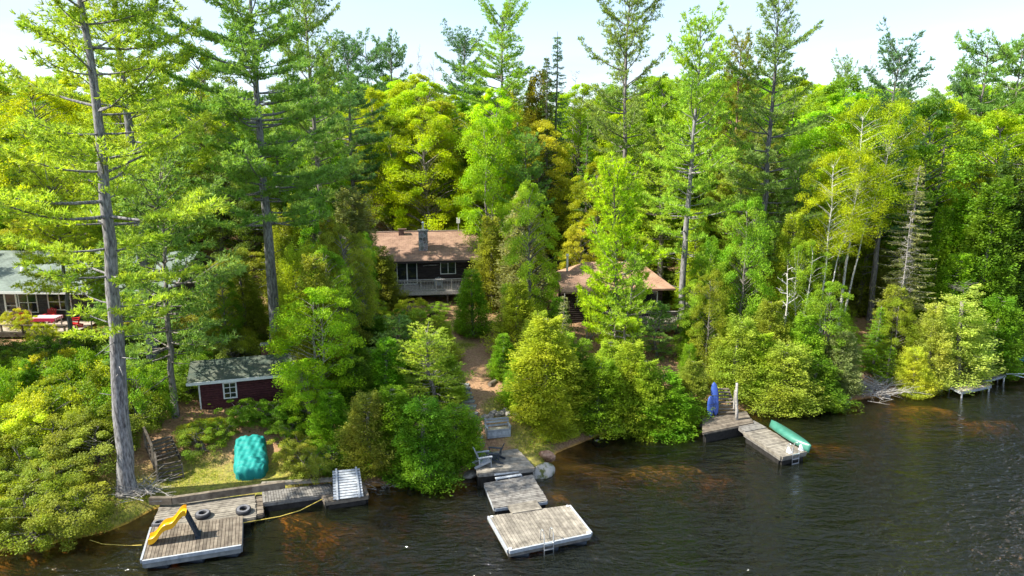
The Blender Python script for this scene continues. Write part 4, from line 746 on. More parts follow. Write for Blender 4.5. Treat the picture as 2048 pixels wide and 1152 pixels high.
def ladder(label, p, rz, w_=.42, hoop=.55, depth=.7, rungs=3):
    t = thing('swim_ladder', label, 'ladder', p, rz, 'swim ladders')
    for k in (-1, 1): x = k * w_ / 2; MB().tube([(x, .32, 0), (x, .30, hoop * .7), (x, .20, hoop), (x, .06, hoop + .02), (x, -.05, hoop * .8), (x, -.09, .1), (x, -.12, -depth)], .022, 7).build('side_rail', alu, t, smooth=True)
    for i in range(rungs): z = .02 - (i) * .27; MB().box(-w_ / 2, w_ / 2, -.15, -.07, z - .015, z + .015).build('rung', alu, t)
p = G(1096, 1085, .48); dvr = (q[1] - q[0]).normalized(); ladder('aluminium swim ladder on the near edge of the large centre raft', p, math.atan2(dvr.y, dvr.x))
adirondack('slatted_chair', 'pale grey slatted chair at the left edge of the upper platform', G(968, 930, .785), R(105), wood_grey)
adirondack('slatted_chair', 'dark navy chair facing left on the upper platform', G(988, 922, .785), R(-100), navy)
p = hit(996, 872); t = thing('storage_bench', 'pale grey box bench with an open slatted back on the brown path', 'bench', p, R(14)); bw = .66
mb = MB()
for i in range(4): mb.box(-bw, bw, -.30, -.27, .03 + i * .125, .145 + i * .125)
mb.build('front_panel', wood_grey, t)
for k in (-1, 1): MB().box(k * bw - .02, k * bw + .02, -.265, .30, .02, .60).build('side_panel', wood_grey, t); MB().box(k * bw - .05, k * bw + .05, -.30, .30, .62, .66).build('armrest', wood_grey, t)
mb = MB(); mb.box(-bw + .03, bw - .03, -.26, .26, .40, .44); mb.build('seat', surf('faded_seat_boards', (.30, .25, .16), (.55, .50, .36), 8), t)
mb = MB()
for z in (.48, .70, .86): mb.box(-bw - .04, bw + .04, .30, .335, z, z + .11)
for k in (-1, 1): mb.box(k * bw - .04, k * bw + .04, .336, .38, .02, .98)
mb.build('backrest', wood_grey, t)

# rocks
def rock(label, p, s, mat=rock_m, group='shore rocks', seed=0, sub=2):
    r3 = random.Random(seed); import bmesh; bm = bmesh.new(); bmesh.ops.create_icosphere(bm, subdivisions=sub + 1, radius=1)
    d = [Vector((r3.uniform(-1, 1), r3.uniform(-1, 1), r3.uniform(-1, 1))).normalized() for _ in range(9)]
    for v in bm.verts:
        c = v.co.copy()
        for dd in d[:6]:
            k = c.dot(dd)
            if k > .62: c -= dd * (k - .62) * .85
        v.co = Vector((c.x * s[0], c.y * s[1], c.z * s[2]))
    me = bpy.data.meshes.new('rock'); bm.to_mesh(me); bm.free(); me.materials.append(mat); o = bpy.data.objects.new('rock', me); col.objects.link(o); o.location = p; o.rotation_euler = (0, 0, r3.random() * 6); tag(o, label, 'rock', group); return o
rock('large mossy boulder at the waterline right of the centre docks', G(1088, 944, .1), (.75, .5, .45), mossrock, seed=4)
rock('pale flat stone between the upper platform and the mossy boulder', G(1060, 950, .15), (.5, .28, .22), seed=5)
rock('reddish brown stone pile at the shore above the mossy boulder', G(1092, 912, .45), (.55, .4, .35), surf('rust_rock', (.16, .08, .05), (.42, .26, .17), 5, .9, .8), seed=6)
for i in range(12):
    px = 972 + i * 7.5 + rng.uniform(-2, 2); py = 838 - 10 * math.sin(i * .25) + rng.uniform(-4, 4); q = hit(px, py); rock('dark field stone in the low retaining wall behind the box bench', q + Z3 * .12, (rng.uniform(.18, .32), .22, rng.uniform(.16, .28)), rock_m, 'stones of the retaining wall', 20 + i, 1)
for i in range(46):
    px = rng.choice([rng.uniform(1110, 1450), rng.uniform(1500, 1960), rng.uniform(740, 980), rng.uniform(1500, 1900)]); x = AT(px, 850, 42).x * 1.0
    X = x; Y = float(np.interp(X, SX, SY)) + rng.uniform(-.5, .25); s = rng.uniform(.12, .36)
    rock('grey brown stone half under water along the shaded shoreline', (X, Y, gz(X, Y) + s * .25), (s * 1.3, s, s * .75), rock_m, 'small stones along the waterline', 50 + i, 1)
q = hit(985, 770); t = thing('log', 'short sawn log lying beside the brown path', 'log', q + Z3 * .14, R(60)); MB().tube([(-.35, 0, 0), (.35, 0, 0)], .14, 12).build('bark', wood_brown, t)
# stone steps beside the path
a = hit(963, 892); b = hit(932, 772); t = thing('stone_steps', 'row of rough stone steps between the cedars and the brown path', 'steps', a)
for i in range(11):
    p = a.lerp(b, i / 10.); z = gz(p.x, p.y); p = Vector((p.x - .25, p.y, z + .10)) - a; MB().slab([p + Vector((-.6, -.16, 0)), p + Vector((.42, -.16 + rng.uniform(-.05, .05), 0)), p + Vector((.45, .2, 0)), p + Vector((-.6, .2, 0))], .16).build('tread', conc, t)

# ------------------------------------------------------------------ right dock with canoe
t, q, B = dock('landing_deck', 'shaded grey landing deck at the foot of the stairs with the blue boards', 'dock', [(1405, 866), (1508, 845), (1492, 822), (1405, 836)], .66, 12, 'u', wood_brown, 'right dock sections', edge_z=.08)
t, q, B = dock('gangway', 'short dark gangway joining landing deck and canoe dock', 'dock', [(1490, 863), (1534, 855), (1508, 841), (1470, 848)], .60, 9, 'u', wood, 'right dock sections', post=False)
t, q, B = dock('canoe_dock', 'long pale dock running out beneath the green canoe', 'dock', [(1563, 914), (1614, 903), (1533, 856), (1487, 864)], .55, 22, 'u', wood_pale, 'right dock sections', edge=wood, edge_z=.2, trim=(wood_pale, (0, 3)))
dvr = (q[1] - q[0]).normalized(); p = q[0].lerp(q[1], .52) + Vector((0, .05, 0)); ladder('white topped swim ladder at the end of the canoe dock', p, math.atan2(dvr.y, dvr.x), .46, .55, .6)
for f_ in (.42, .9):
    e0 = q[0].lerp(q[1], f_) + Vector((-dvr.y, dvr.x, 0)) * .35 + Z3 * .02; t2 = thing('ladder_bracket', 'white folded bracket beside the canoe dock ladder', 'bracket', e0, math.atan2(dvr.y, dvr.x), 'ladder brackets'); MB().add([(-.1, -.25, 0), (.1, -.25, 0), (.1, .02, 0), (-.1, .02, 0), (-.03, -.08, .3), (.03, -.08, .3), (.03, -.03, .3), (-.03, -.03, .3)], MB.BF).build('plate', white, t2)
# canoe
def canoe(label, a, b, tilt):
    a = Vector(a); b = Vector(b); Lc = (b - a).length / 2; mid = (a + b) / 2; mb = MB(); N, K = 30, 14; vs = []; fs = []
    for i in range(N + 1):
        s = -1 + 2 * i / N; bm_ = .44 * max(.012, (1 - abs(s) ** 2.3)) ** .85; dep = .34 * (1 if abs(s) < .9 else 1) ; shear = .13 * abs(s) ** 4
        for k in range(K + 1):
            th = math.pi * k / K; cx = math.copysign(abs(math.cos(th)) ** .7, math.cos(th)); sz = abs(math.sin(th)) ** .75
            vs.append((s * (Lc - .10 * (1 - sz) * 0 ), cx * bm_, (-shear) + (dep + shear - .05 * abs(s) ** 6) * sz))
    for i in range(N):
        for k in range(K): p = i * (K + 1) + k; fs.append((p, p + K + 1, p + K + 2, p + 1))
    mb.add(vs, fs); d = b - a
    t = thing('canoe', label, 'canoe', mid); t.rotation_euler = (tilt, -math.atan2(d.z, math.hypot(d.x, d.y)), math.atan2(d.y, d.x))
    o = mb.build('hull', canoem, t, smooth=True); md = o.modifiers.new('thickness', 'SOLIDIFY'); md.thickness = .015
    for k in (0, K):
        pts = [Vector(vs[i * (K + 1) + k]) for i in range(N + 1)]; MB().tube(pts, .018, 6).build('gunwale', surf('gunwale_trim', (.05, .14, .10), (.08, .18, .14), 4), t)
    MB().tube([Vector((s * Lc, 0, .345)) for s in np.linspace(-.8, .8, 9)], .008, 5).build('keel_strip', canoem, t)
ca = G(1540, 849, .80); cb_ = G(1619, 901, .66); canoe('overturned green canoe lying along the right edge of the canoe dock', ca, cb_, R(-14))
t = thing('driftwood_post', 'pale grey leaning trunk standing on the landing deck', 'post', G(1474, 839, .66)); MB().tube([(0, 0, -.4), (-.05, 0, .6), (-.12, .05, 1.5), (-.14, .05, 2.3)], [.11, .09, .08, .07], 9).build('shaft', deadw, t, smooth=True)
a = G(1456, 829, .68); b_ = G(1440, 776, 1.75); stairs('shore_stairs', 'brown wooden stairs beside the upright blue boards', a, b_, 1.05, 8, wood_brown)
t = thing('stair_post', 'thin grey post at the foot of the stairs behind the leaning trunk', 'post', G(1467, 826, .66)); MB().tube([(0, 0, -.3), (.0, 0, 1.5)], .055, 7).build('shaft', deadw, t)
def board(label, p, w_, h_, tilt, rz, mat, rx):
    t = thing('paddle_board', label, 'paddle board', p); t.rotation_euler = (rx, tilt, rz); mb = MB(); N = 18; vs = []; fs = []
    for i in range(N + 1):
        s = i / N; hw = w_ / 2 * (max(0.0, 1 - abs(2 * s - 1) ** 3.2)) ** .55 + .01
        for (x, y) in ((-1, 0), (-.8, -.05), (.0, -.065), (.8, -.05), (1, 0), (.8, .045), (0, .055), (-.8, .045)): vs.append((x * hw, y, s * h_))
    K = 8
    for i in range(N):
        for k in range(K): fs.append((i * K + k, i * K + (k + 1) % K, (i + 1) * K + (k + 1) % K, (i + 1) * K + k))
    fs += [tuple(range(K - 1, -1, -1)), tuple(N * K + k for k in range(K))]; mb.add(vs, fs); mb.build('hull', mat, t, smooth=True)
    MB().tube([(-w_ / 2, -.075, h_ * .6), (0, -.085, h_ * .6), (w_ / 2, -.075, h_ * .6)], .014, 5).build('strap', navy, t); MB().tube([(0, -.075, .35), (0, -.08, h_ * .55)], .02, 5).build('centre_ridge', mat, t)
board('upright blue board with a dark strap beside the stairs', G(1431, 831, .68), .42, 2.05, R(-4), R(-8), bluem, R(-12))
board('second blue board standing behind and left of the front one', G(1420, 834, .68), .42, 1.3, R(4), R(20), bluem, R(-8))

# ------------------------------------------------------------------ far right docks
t, q, B = dock('far_dock', 'small pale square dock with white fascia under the yellow green cedar', 'dock', [(1923, 783), (1984, 770), (1965, 757), (1893, 768)], .5, 13, 'v', wood_pale, 'far right docks', post=True, edge=wood_grey, edge_z=.16, postm=alu)
t, q, B = dock('far_dock', 'narrow shaded dock beyond the pale square dock', 'dock', [(1966, 762), (2013, 749), (2000, 744), (1935, 757)], .55, 13, 'v', wood, 'far right docks', post=True, edge=wood_grey, edge_z=.14, postm=alu)
a = G(2012, 748, .6); t = thing('mooring_pipe', 'pale pipe frame reaching out of the picture beyond the narrow dock', 'pipe', a); MB().tube([(0, 0, 0), (2.4, -.1, .05)], .05, 7).build('pipe', alu, t); MB().tube([(.3, 0, 0), (2.9, -1.2, -.5)], .04, 7).build('brace', alu, t)
p = G(2046, 722, 1.0); t = thing('kayak', 'light blue kayak on the shaded bank at the right picture edge', 'kayak', p, R(15)); mb = MB(); N, K = 16, 10; vs = []; fs = []
for i in range(N + 1):
    s = -1 + 2 * i / N; hw = .35 * (1 - abs(s) ** 2.2) ** .8 + .01
    for k in range(K): th = 2 * math.pi * k / K; vs.append((s * 1.7, math.cos(th) * hw, .2 + math.sin(th) * hw * .55 + .12 * s * s))
for i in range(N):
    for k in range(K): fs.append((i * K + k, i * K + (k + 1) % K, (i + 1) * K + (k + 1) % K, (i + 1) * K + k))
fs += [tuple(range(K - 1, -1, -1)), tuple(N * K + k for k in range(K))]
mb.add(vs, fs); mb.build('hull', cyanm, t, smooth=True); MB().tube([(-.5, 0, .37), (-.5, 0, .42)], .25, 14).build('cockpit_rim', navy, t)
# ------------------------------------------------------------------ trees: the ones that can be told apart
def P(kind, bx, by, H, sw, tint, label, group=None, **kw):           # base seen at bx,by
    p = hit(bx, by); return plant(kind, p.x, p.y, H, sw, tint, label, group, **kw)
GW = 'tall white pines above the lake'
P('pA', 255, 985, 28, 1.0, PL, 'tallest left pine with a thick bare grey trunk rising from the shore by the dock', GW, rz=1.0, bark=(.34, .34, .36))
P('pB', 310, 737, 27, 1.0, PL, 'thick grey pine trunk in the shrubs behind and right of the nearest left pine', GW, rz=2.2, bark=(.32, .33, .36))
P('pC', 551, 714, 27.5, 1.0, PN, 'broad dense pine rising right behind the red shed', GW, rz=.4, bark=(.33, .34, .36))
T('pN', 95, 365, 42.5, 215, (.50, .60, .05), 'lime green young pine in front of the pale roof left of the tallest trunk', GW, rz=.6)
T('pM', 205, 410, 43.5, 140, PL, 'soft young pine between the two left pine trunks in front of the pale roof', GW, rz=2.6)
P('pM', 351, 833, 13.4, 1.2, PN, 'slim young pine with a thin bare lower trunk left of the red shed', GW, rz=2.0)
T('pE', 612, -45, 57, 170, PN, 'pine standing right behind the broad pine, trunk bare at mid height', GW, rz=1.1)
T('pC', 690, 95, 71, 150, PB, 'shorter dark pine filling the gap right of the second row pine', GW)
T('pE', -260, -30, 40, 330, PL, 'pine at the left picture edge reaching in above the pale roof', GW)
T('pD', 1262, -45, 62, 165, PN, 'tall pine with bare low limbs standing alone against the sky right of centre', GW, rz=.5, bark=(.30, .28, .28))
T('pE', 1398, 40, 52, 185, PL, 'slender pine with a long thin trunk beside the brown cottage deck', GW, rz=3.0, bark=(.36, .36, .38))
T('pB', 1558, -5, 53, 215, PN, 'dark full pine with a straight dark trunk right of the brown cottage', GW, rz=4.0, bark=(.22, .22, .24))
T('pE', 1482, 78, 60, 130, OLV, 'bushy pine top just left of the dark full pine', GW, rz=4.5, bark=(.40, .26, .2))
T('pD', 1800, 105, 56, 150, PB, 'dark pine with an upswept spiky top on the right', GW, rz=.3)
T('pF', 735, 80, 95, 70, PB, 'left one of the flat topped twin pines on the skyline', 'skyline pines'); T('pF', 778, 76, 97, 66, PB, 'right one of the flat topped twin pines on the skyline', 'skyline pines')
T('pC', 1000, 25, 78, 190, (.30, .44, .05), 'broad lime tinted pine crown peaking above the centre skyline', 'skyline pines'); T('pC', 925, 85, 84, 150, PB, 'darker pine top left of the peaked centre skyline pine', 'skyline pines')
T('pF', 1990, 70, 88, 130, PN, 'layered pine top at the right skyline', 'skyline pines'); T('pF', 2040, 72, 85, 120, PN, 'layered pine cut by the right edge of the picture', 'skyline pines'); T('pF', 1940, 130, 96, 90, PB, 'lower pine left of the layered right skyline pines', 'skyline pines')
T('pD', 1690, 135, 92, 70, PN, 'small pine top between the dark full pine and the bare grey tree', 'skyline pines')
T('pL', 1240, 345, 47.5, 150, (.42, .60, .02), 'lime green young pine in front of the brown cottage roof', 'young pines', rz=1.0)
T('pT', 1318, 612, 47, 90, PN, 'small soft pine against the brown cottage deck railing', 'young pines'); T('pT', 1262, 520, 45.5, 100, PL, 'young pine with a thin stem in front of the brown cottage windows', 'young pines')
T('pS', 860, 655, 37.5, 150, PL, 'soft pale green young pine among the cedars left of the path', 'young pines'); T('pT', 790, 640, 42, 110, PN, 'small bluish pine below the log cottage stairs', 'young pines')
T('pE', 1490, 330, 57, 150, PL, 'pale soft pine behind the trunk of the dark full pine', 'young pines'); T('pE', 1330, 270, 60, 170, PL, 'pale feathery pine behind the slender pine', 'young pines')
T('pS', 1600, 330, 56, 160, PN, 'soft pine with layered pale boughs right of the dark full pine', 'young pines'); T('pD', 420, 270, 62, 160, GG, 'dull grey green pine behind the broad left pine', 'young pines')
C = 'cedars along the shore and slope'
CED = [
 ('cA', 944, 515, 50, 78, GRN, 'dense dark green cedar at the right corner of the log cottage'),
 ('cB', 1045, 342, 55, 112, GG, 'grey olive cedar tapering high between the two cottages'),
 ('cB', 985, 400, 57, 90, OLV, 'olive cedar behind the right end of the log cottage roof'),
 ('cA', 1035, 540, 46, 105, CY, 'yellow tipped cedar at the top right of the path'),
 ('cB', 1075, 600, 43, 85, (.30, .42, .03), 'fresh green cedar above the big yellow green one by the path'),
 ('cA', 1088, 598, 38, 165, CY, 'big yellow green cedar on the right bank of the path'),
 ('cC', 1040, 700, 38.5, 80, GRN, 'low green cedar tucked at the foot of the path'),
 ('cB', 1165, 655, 39.6, 85, (.2, .32, .02), 'bright green narrow cedar right of the big yellow green cedar'),
 ('cC', 1200, 690, 38.4, 140, GRN, 'dark green cedar overhanging the water below the brown cottage'),
 ('cA', 1262, 655, 39.3, 120, CY, 'yellow green cedar below the brown cottage railing'),
 ('cC', 1330, 715, 39.2, 150, GRN, 'rounded green cedar over the dark water left of the blue boards'),
 ('cA', 1385, 700, 40.3, 85, OLV, 'olive cedar just left of the upright blue boards'),
 ('cB', 1118, 575, 47, 60, GRN, 'slim spired cedar in front of the brown cottage eave'),
 ('cC', 1480, 600, 43.3, 125, (.38, .47, .05), 'golden green cedar above the landing deck stairs'),
 ('cC', 1570, 660, 42.3, 150, (.38, .47, .05), 'broad cedar hanging over the far end of the canoe dock'),
 ('cA', 1540, 570, 45, 110, OLV, 'olive cedar behind the broad one over the canoe dock'),
 ('cC', 1640, 700, 42.8, 120, MID, 'deep green cedar skirt touching the water right of the canoe'),
 ('cB', 1692, 640, 44, 85, GG, 'narrow grey green cedar at the water before the fallen brush'),
 ('cD', 1942, 528, 46.5, 120, (.46, .54, .10), 'pale yellow cedar with a bare white upper trunk over the far dock'),
 ('cA', 1880, 580, 45.8, 90, (.44, .52, .09), 'pale yellow cedar left of the one with the bare white top'),
 ('cC', 1838, 675, 44.8, 80, (.50, .58, .05), 'low golden bush shaped cedar leaning to the water'),
 ('cB', 1800, 545, 48, 95, OLV, 'olive cedar behind the golden low one on the right bank'),
 ('cE', 2005, 290, 52, 130, MID, 'tall dark cedar by the right picture edge'), ('cE', 2060, 250, 54, 150, DRK, 'darkest tall cedar cut by the right picture edge'), ('cE', 1950, 340, 54, 120, GRN, 'tall green cedar behind the pale yellow ones'),
 ('cC', 2010, 560, 49, 120, MID, 'dark cedar skirt above the narrow far dock'), ('cC', 2060, 600, 51, 110, DRK, 'low dark cedar over the light blue kayak'),
 ('cC', 905, 790, 33.9, 135, GRN, 'green cedar over the water immediately left of the upper platform'),
 ('cC', 845, 765, 32.4, 150, MID, 'full green cedar whose skirt reaches lowest to the water'),
 ('cA', 892, 695, 39, 85, BRT, 'bright green cedar beside the left side of the path'),
 ('cA', 785, 745, 33.2, 125, GRN, 'cedar second from the tilted ramp'),
 ('cC', 735, 755, 32.6, 125, OLV, 'olive cedar directly above the tilted ramp'),
 ('cA', 700, 690, 37, 120, MID, 'dark cedar behind the olive one above the ramp'),
 ('cB', 880, 612, 44, 75, CY, 'small yellow tipped cedar below the log cottage deck'), ('cA', 830, 660, 41, 90, GRN, 'green cedar left of the soft pale pine'),
 ('cA', 750, 620, 45.5, 100, MID, 'dark cedar below the log cottage stairs'), ('cC', 690, 600, 46, 120, DRK, 'very dark cedar in the hollow between birch and cottage stairs'),
 ('cE', 700, 330, 57, 120, GG, 'tall grey olive cedar left of the log cottage'), ('cB', 650, 440, 55, 90, GG, 'grey olive cedar behind the bright birch'), ('cB', 762, 470, 56, 80, OLV, 'olive cedar touching the left end of the brown roof'),
 ('cC', 625, 905, 32.9, 80, MID, 'small rounded cedar between the tarp and the walkway'), ('cC', 585, 800, 35.8, 80, DRK, 'dark low cedar right of the red shed window'),
 ('cA', 498, 560, 48.5, 85, CY, 'yellow green young tree left of the broad pine trunk'),
 ('cE', 1078, 72, 76, 95, (.22, .22, .02), 'olive gold conical cedar on the centre skyline'), ('cD', 1030, 120, 73, 90, (.26, .27, .02), 'golden cedar left of the olive conical one on the skyline'),
 ('cA', 1225, 662, 42, 100, CY, 'pointed yellow green cedar between the brown cottage railing and the shoreline cedars'), ('cA', 1130, 640, 39.5, 100, BRT, 'fresh green cedar between the two big yellow green ones'), ('cC', 1110, 740, 36.8, 100, CY, 'low yellow green cedar skirt over the rust coloured stones'), ('cA', 1290, 690, 38.6, 110, BRT, 'bright cedar hanging over the water left of the landing deck'), ('cA', 1520, 640, 43.2, 110, CY, 'yellow green cedar behind the leaning trunk on the landing deck'), ('cA', 1610, 600, 44.5, 110, BRT, 'fresh green cedar below the dead white snag'), ('cA', 660, 760, 34, 100, GRN, 'green cedar just left of the tilted ramp'), ('cB', 835, 600, 43, 90, BRT, 'fresh green cedar directly below the cottage railing'),
 ('cB', 770, 650, 37.5, 95, GRN, 'pointed green cedar between the birch and the soft pale green pine'), ('cB', 700, 640, 39.5, 95, MID, 'pointed dark cedar just right of the bright green birch'), ('cB', 1008, 650, 42, 60, GRN, 'small pointed cedar crowding the right edge of the path'),
 ('cE', 1435, 480, 53, 90, CY, 'yellow green cedar behind the slender pine trunk'), ('cE', 1310, 470, 62, 110, OLV, 'olive cedar above the right end of the tan hipped roof'),
 ('cB', 1750, 300, 58, 90, OLV, 'olive cedar between the white birches and the grey spruce'), ('cB', 1392, 585, 46, 60, GRN, 'narrow green cedar beyond the right end of the brown cottage railing'),
]
for k_ in CED: T(k_[0], k_[1], k_[2], k_[3], k_[4] * 1.15, k_[5], k_[6], C)
S = 'spruces and hemlocks'
T('sA', 1112, 62, 80, 62, PB, 'narrow dark spire on the skyline right of the olive cedar', S); T('sB', 1096, 110, 74, 70, DRK, 'dark spruce just below the skyline spire', S); T('sB', 1090, 250, 68, 130, DRK, 'very dark hemlock in the gap behind the orange maple', S)
T('sG', 1838, 330, 50.5, 125, GG, 'half bare grey spruce with a pale trunk on the right bank', S, bark=(.5, .48, .45)); T('sA', 1760, 610, 47, 90, GRN, 'young layered hemlock on the open right bank', S); T('sT', 1782, 690, 45.8, 60, BRT, 'little bright hemlock at the edge of the right bank', S)
T('sA', 1895, 215, 62, 90, MID, 'dark spruce behind the grey one on the right', S); T('sB', 2015, 285, 60, 60, PB, 'bluish narrow spruce among lime trees on the right', S); T('sT', 1128, 585, 44.5, 40, GG, 'thin young spruce tip in front of the brown cottage eave', S)
T('sA', 40, 330, 60, 170, DRK, 'dark layered hemlock behind the pale roof on the left', S); T('sB', 1405, 330, 62, 90, DRK, 'dark hemlock behind the slender pine', S); T('sB', 925, 560, 52.5, 50, MID, 'narrow hemlock wedged against the log cottage deck', S)
T('sA', 1175, 250, 72, 90, MID, 'dark hemlock right of the orange maple', S); T('sB', 905, 500, 68, 60, GRN, 'young spruce behind the antenna post', S); T('sB', 1710, 430, 60, 80, DRK, 'dark hemlock behind the leaning birches', S)
Mg = 'broadleaved trees of the forest'
MAP = [
 ('mB', 858, 215, 70, 165, (.46, .57, .006), 'brightest lime maple directly behind the log cottage'),
 ('mC', 985, 178, 66, 125, (.42, .56, .008), 'tall lime maple right of the brightest one'),
 ('mA', 1075, 245, 68, 135, ORG, 'orange tinted maple in the centre of the forest'),
 ('mA', 775, 235, 74, 120, (.22, .36, .012), 'green maple left of the brightest lime one'),
 ('mB', 735, 180, 80, 140, YG, 'lime maple crown below the twin skyline pines'), ('mB', 830, 150, 84, 140, YG, 'round lime crown on the skyline left of the peaked pine'),
 ('mA', 1195, 330, 62, 120, (.34, .38, .012), 'yellow maple left of the lime young pine'), ('mD', 1165, 440, 60, 80, ORG, 'small orange yellow maple above the chimney pipe'),
 ('mA', 1330, 160, 80, 120, YG, 'lime crown right of the lone skyline pine'), ('mB', 1155, 170, 84, 130, YG, 'lime crown left of the lone skyline pine'),
 ('mC', 1720, 200, 60, 150, (.42, .56, .008), 'bright lime tree above the leaning birches'), ('mA', 1640, 210, 70, 120, YG, 'lime crown right of the dark full pine'),
 ('mB', 1900, 205, 72, 150, YG, 'lime crown right of the spiky dark pine'), ('mB', 2000, 235, 66, 160, (.50, .60, .01), 'brightest lime crown at the right edge'), ('mC', 1960, 330, 58, 110, (.34, .42, .012), 'golden lime tree above the tall green cedar'),
 ('mB', 60, 165, 64, 200, (.50, .58, .01), 'golden lime maple at the upper left'), ('mB', 215, 170, 68, 200, (.48, .56, .01), 'golden lime maple between the two left pine trunks'), ('mA', 400, 95, 64, 190, (.27, .38, .015), 'lime maple rising between the left pines'), ('mB', 130, 290, 58, 190, YG, 'green lime maple behind the pale roof'),
 ('mC', 330, 230, 60, 150, (.26, .38, .015), 'lime maple right of the second left pine trunk'), ('mD', 60, 430, 56, 120, (.36, .36, .02), 'small yellow maple at the left end of the pale roof'), ('mA', 470, 300, 60, 140, (.16, .22, .03), 'olive green maple behind the broad left pine'),
 ('mD', 480, 500, 50, 130, (.24, .28, .03), 'loose yellow green tree right of the pale roof'), ('mD', 430, 560, 49, 90, OLV, 'small olive tree at the right end of the left cottage'), ('mA', 620, 230, 66, 140, GRN, 'green maple between the broad pine and its neighbour'),
 ('mC', 1560, 260, 68, 130, OLV, 'olive maple behind the dark full pine'), ('mA', 1260, 200, 74, 130, YG, 'lime crown behind the lone pine trunk'), ('mD', 1480, 430, 58, 110, OLV, 'low olive tree behind the dark trunk'), ('mD', 1390, 560, 46, 85, BRT, 'fresh green sapling behind the blue boards'),
]
for k_ in MAP: T(k_[0], k_[1], k_[2], k_[3], k_[4] * 1.15, k_[5], k_[6], Mg)
Bg = 'birches'
T('bC', 622, 572, 36.2, 200, (.30, .50, .012), 'bright green birch with a pale trunk right of the red shed', Bg, bark=(.5, .48, .44)); T('bC', 610, 715, 35.0, 120, (.28, .44, .015), 'lower birch crown leaning over the shed roof end', Bg)
T('bB', 1722, 195, 52, 150, YG, 'taller of the two leaning white birches on the right', Bg, lean=(0, .10), rz=0); T('bB', 1672, 300, 50, 130, YG, 'shorter leaning white birch left of the taller one', Bg, lean=(0, .08), rz=0)
T('bA', 1620, 480, 47, 120, (.25, .36, .02), 'low birch foliage beside the dead white snag', Bg); T('bC', 1660, 560, 45, 120, (.24, .34, .02), 'bright yellow green birch below the dead white snag', Bg); T('bC', 1425, 545, 44.5, 90, (.26, .34, .02), 'yellow green young birch above the landing stairs', Bg)
T('bC', 975, 230, 63, 90, (.32, .44, .015), 'pale stemmed lime birch in front of the tall lime maple', Bg); T('bC', 1800, 600, 46.5, 85, (.28, .34, .02), 'thin golden birch on the open right bank', Bg); T('bC', 1700, 660, 44.5, 70, GRN, 'small green birch behind the grey green cedar', Bg)
T('dB', 1572, 530, 45.5, 70, GRN, 'dead white snag with broken branches above the canoe', 'leafless trees'); T('dA', 838, 105, 90, 60, GRN, 'bare pale tree on the skyline right of the twin pines', 'leafless trees'); T('dA', 870, 130, 92, 50, GRN, 'smaller bare tree right of the bare pale skyline tree', 'leafless trees'); T('dA', 1735, 128, 90, 90, GRN, 'bare grey tree on the skyline right of the small pine top', 'leafless trees')
T('dC', 1150, 140, 88, 60, GRN, 'faint bare tree on the skyline left of the lone pine', 'leafless trees'); T('dC', 690, 470, 50, 60, GRN, 'dead grey stem among the olive cedars left of the cottage', 'leafless trees'); T('dA', 450, 860, 34.6, 45, GRN, 'small dead twiggy sapling left of the turquoise tarp', 'leafless trees'); T('dC', 1828, 420, 49, 60, GRN, 'dead grey stem beside the half bare spruce', 'leafless trees')

# shrubs on the left bank and around
SHR = []
AVOID = [(hit(335, 950), 1.9), (hit(325, 905), 1.7), (hit(318, 880), 1.5), (hit(322, 860), 1.5), (hit(502, 950), 2.3), (hit(502, 920), 2.2), (hit(502, 890), 1.9), (hit(310, 748), 2.2), (hit(262, 960), 1.8), (hit(225, 1000), 1.9), (hit(255, 1000), 1.8), (hit(405, 835), 1.7), (hit(440, 838), 1.7), (hit(380, 842), 1.2)]
def inpoly(p, q):
    r_ = False; j = len(q) - 1
    for i in range(len(q)):
        if (q[i][1] > p[1]) != (q[j][1] > p[1]) and p[0] < (q[j][0] - q[i][0]) * (p[1] - q[i][1]) / (q[j][1] - q[i][1]) + q[i][0]: r_ = not r_
        j = i
    return r_
def shrubs(poly_px, n, kinds, tints, label, group, h=(1.8, 3.2), mind=1.3, sw=(.8, 1.15)):
    poly = [hit(*p) for p in poly_px]; pl = [(p.x, p.y) for p in poly]; x0 = min(p[0] for p in pl); x1 = max(p[0] for p in pl); y0 = min(p[1] for p in pl); y1 = max(p[1] for p in pl); k = 0; tr = 0
    while k < n and tr < 4000:
        tr += 1; x = rng.uniform(x0, x1); y = rng.uniform(y0, y1)
        if not inpoly((x, y), pl) or any((x - a.x) ** 2 + (y - a.y) ** 2 < r_ ** 2 for a, r_ in AVOID) or any((x - a) ** 2 + (y - b) ** 2 < mind ** 2 for a, b in SHR): continue
        SHR.append((x, y)); plant(rng.choice(kinds), x, y, rng.uniform(*h), rng.uniform(*sw), rng.choice(tints), label, group); k += 1
sg = (.22, .36, .02); sy = (.44, .50, .025)
shrubs([(-60, 905), (-60, 1075), (60, 1085), (200, 1080), (225, 1010), (205, 900), (120, 870)], 17, ['hA', 'hC', 'hB'], [sy, (.22, .28, .02), (.28, .33, .04)], 'pale yellow green shrub at the waterline on the left bank', 'waterline shrubs on the left bank', (1.9, 2.8), 1.35)
shrubs([(-60, 800), (-60, 900), (120, 900), (290, 905), (290, 850), (200, 800)], 17, ['hA', 'hB', 'hC'], [sg, sy, (.19, .28, .018)], 'leafy green shrub left of the brown shed stairs', 'middle shrubs on the left bank', (2.0, 3.0), 1.45)
shrubs([(-60, 735), (-40, 800), (200, 820), (400, 800), (390, 740), (200, 720), (60, 720)], 26, ['hA', 'hB', 'hC'], [MID, sg, (.12, .2, .02), (.16, .24, .02)], 'darker green shrub below the left cottage deck', 'shrubs below the left cottage', (1.3, 2.0), 1.4)
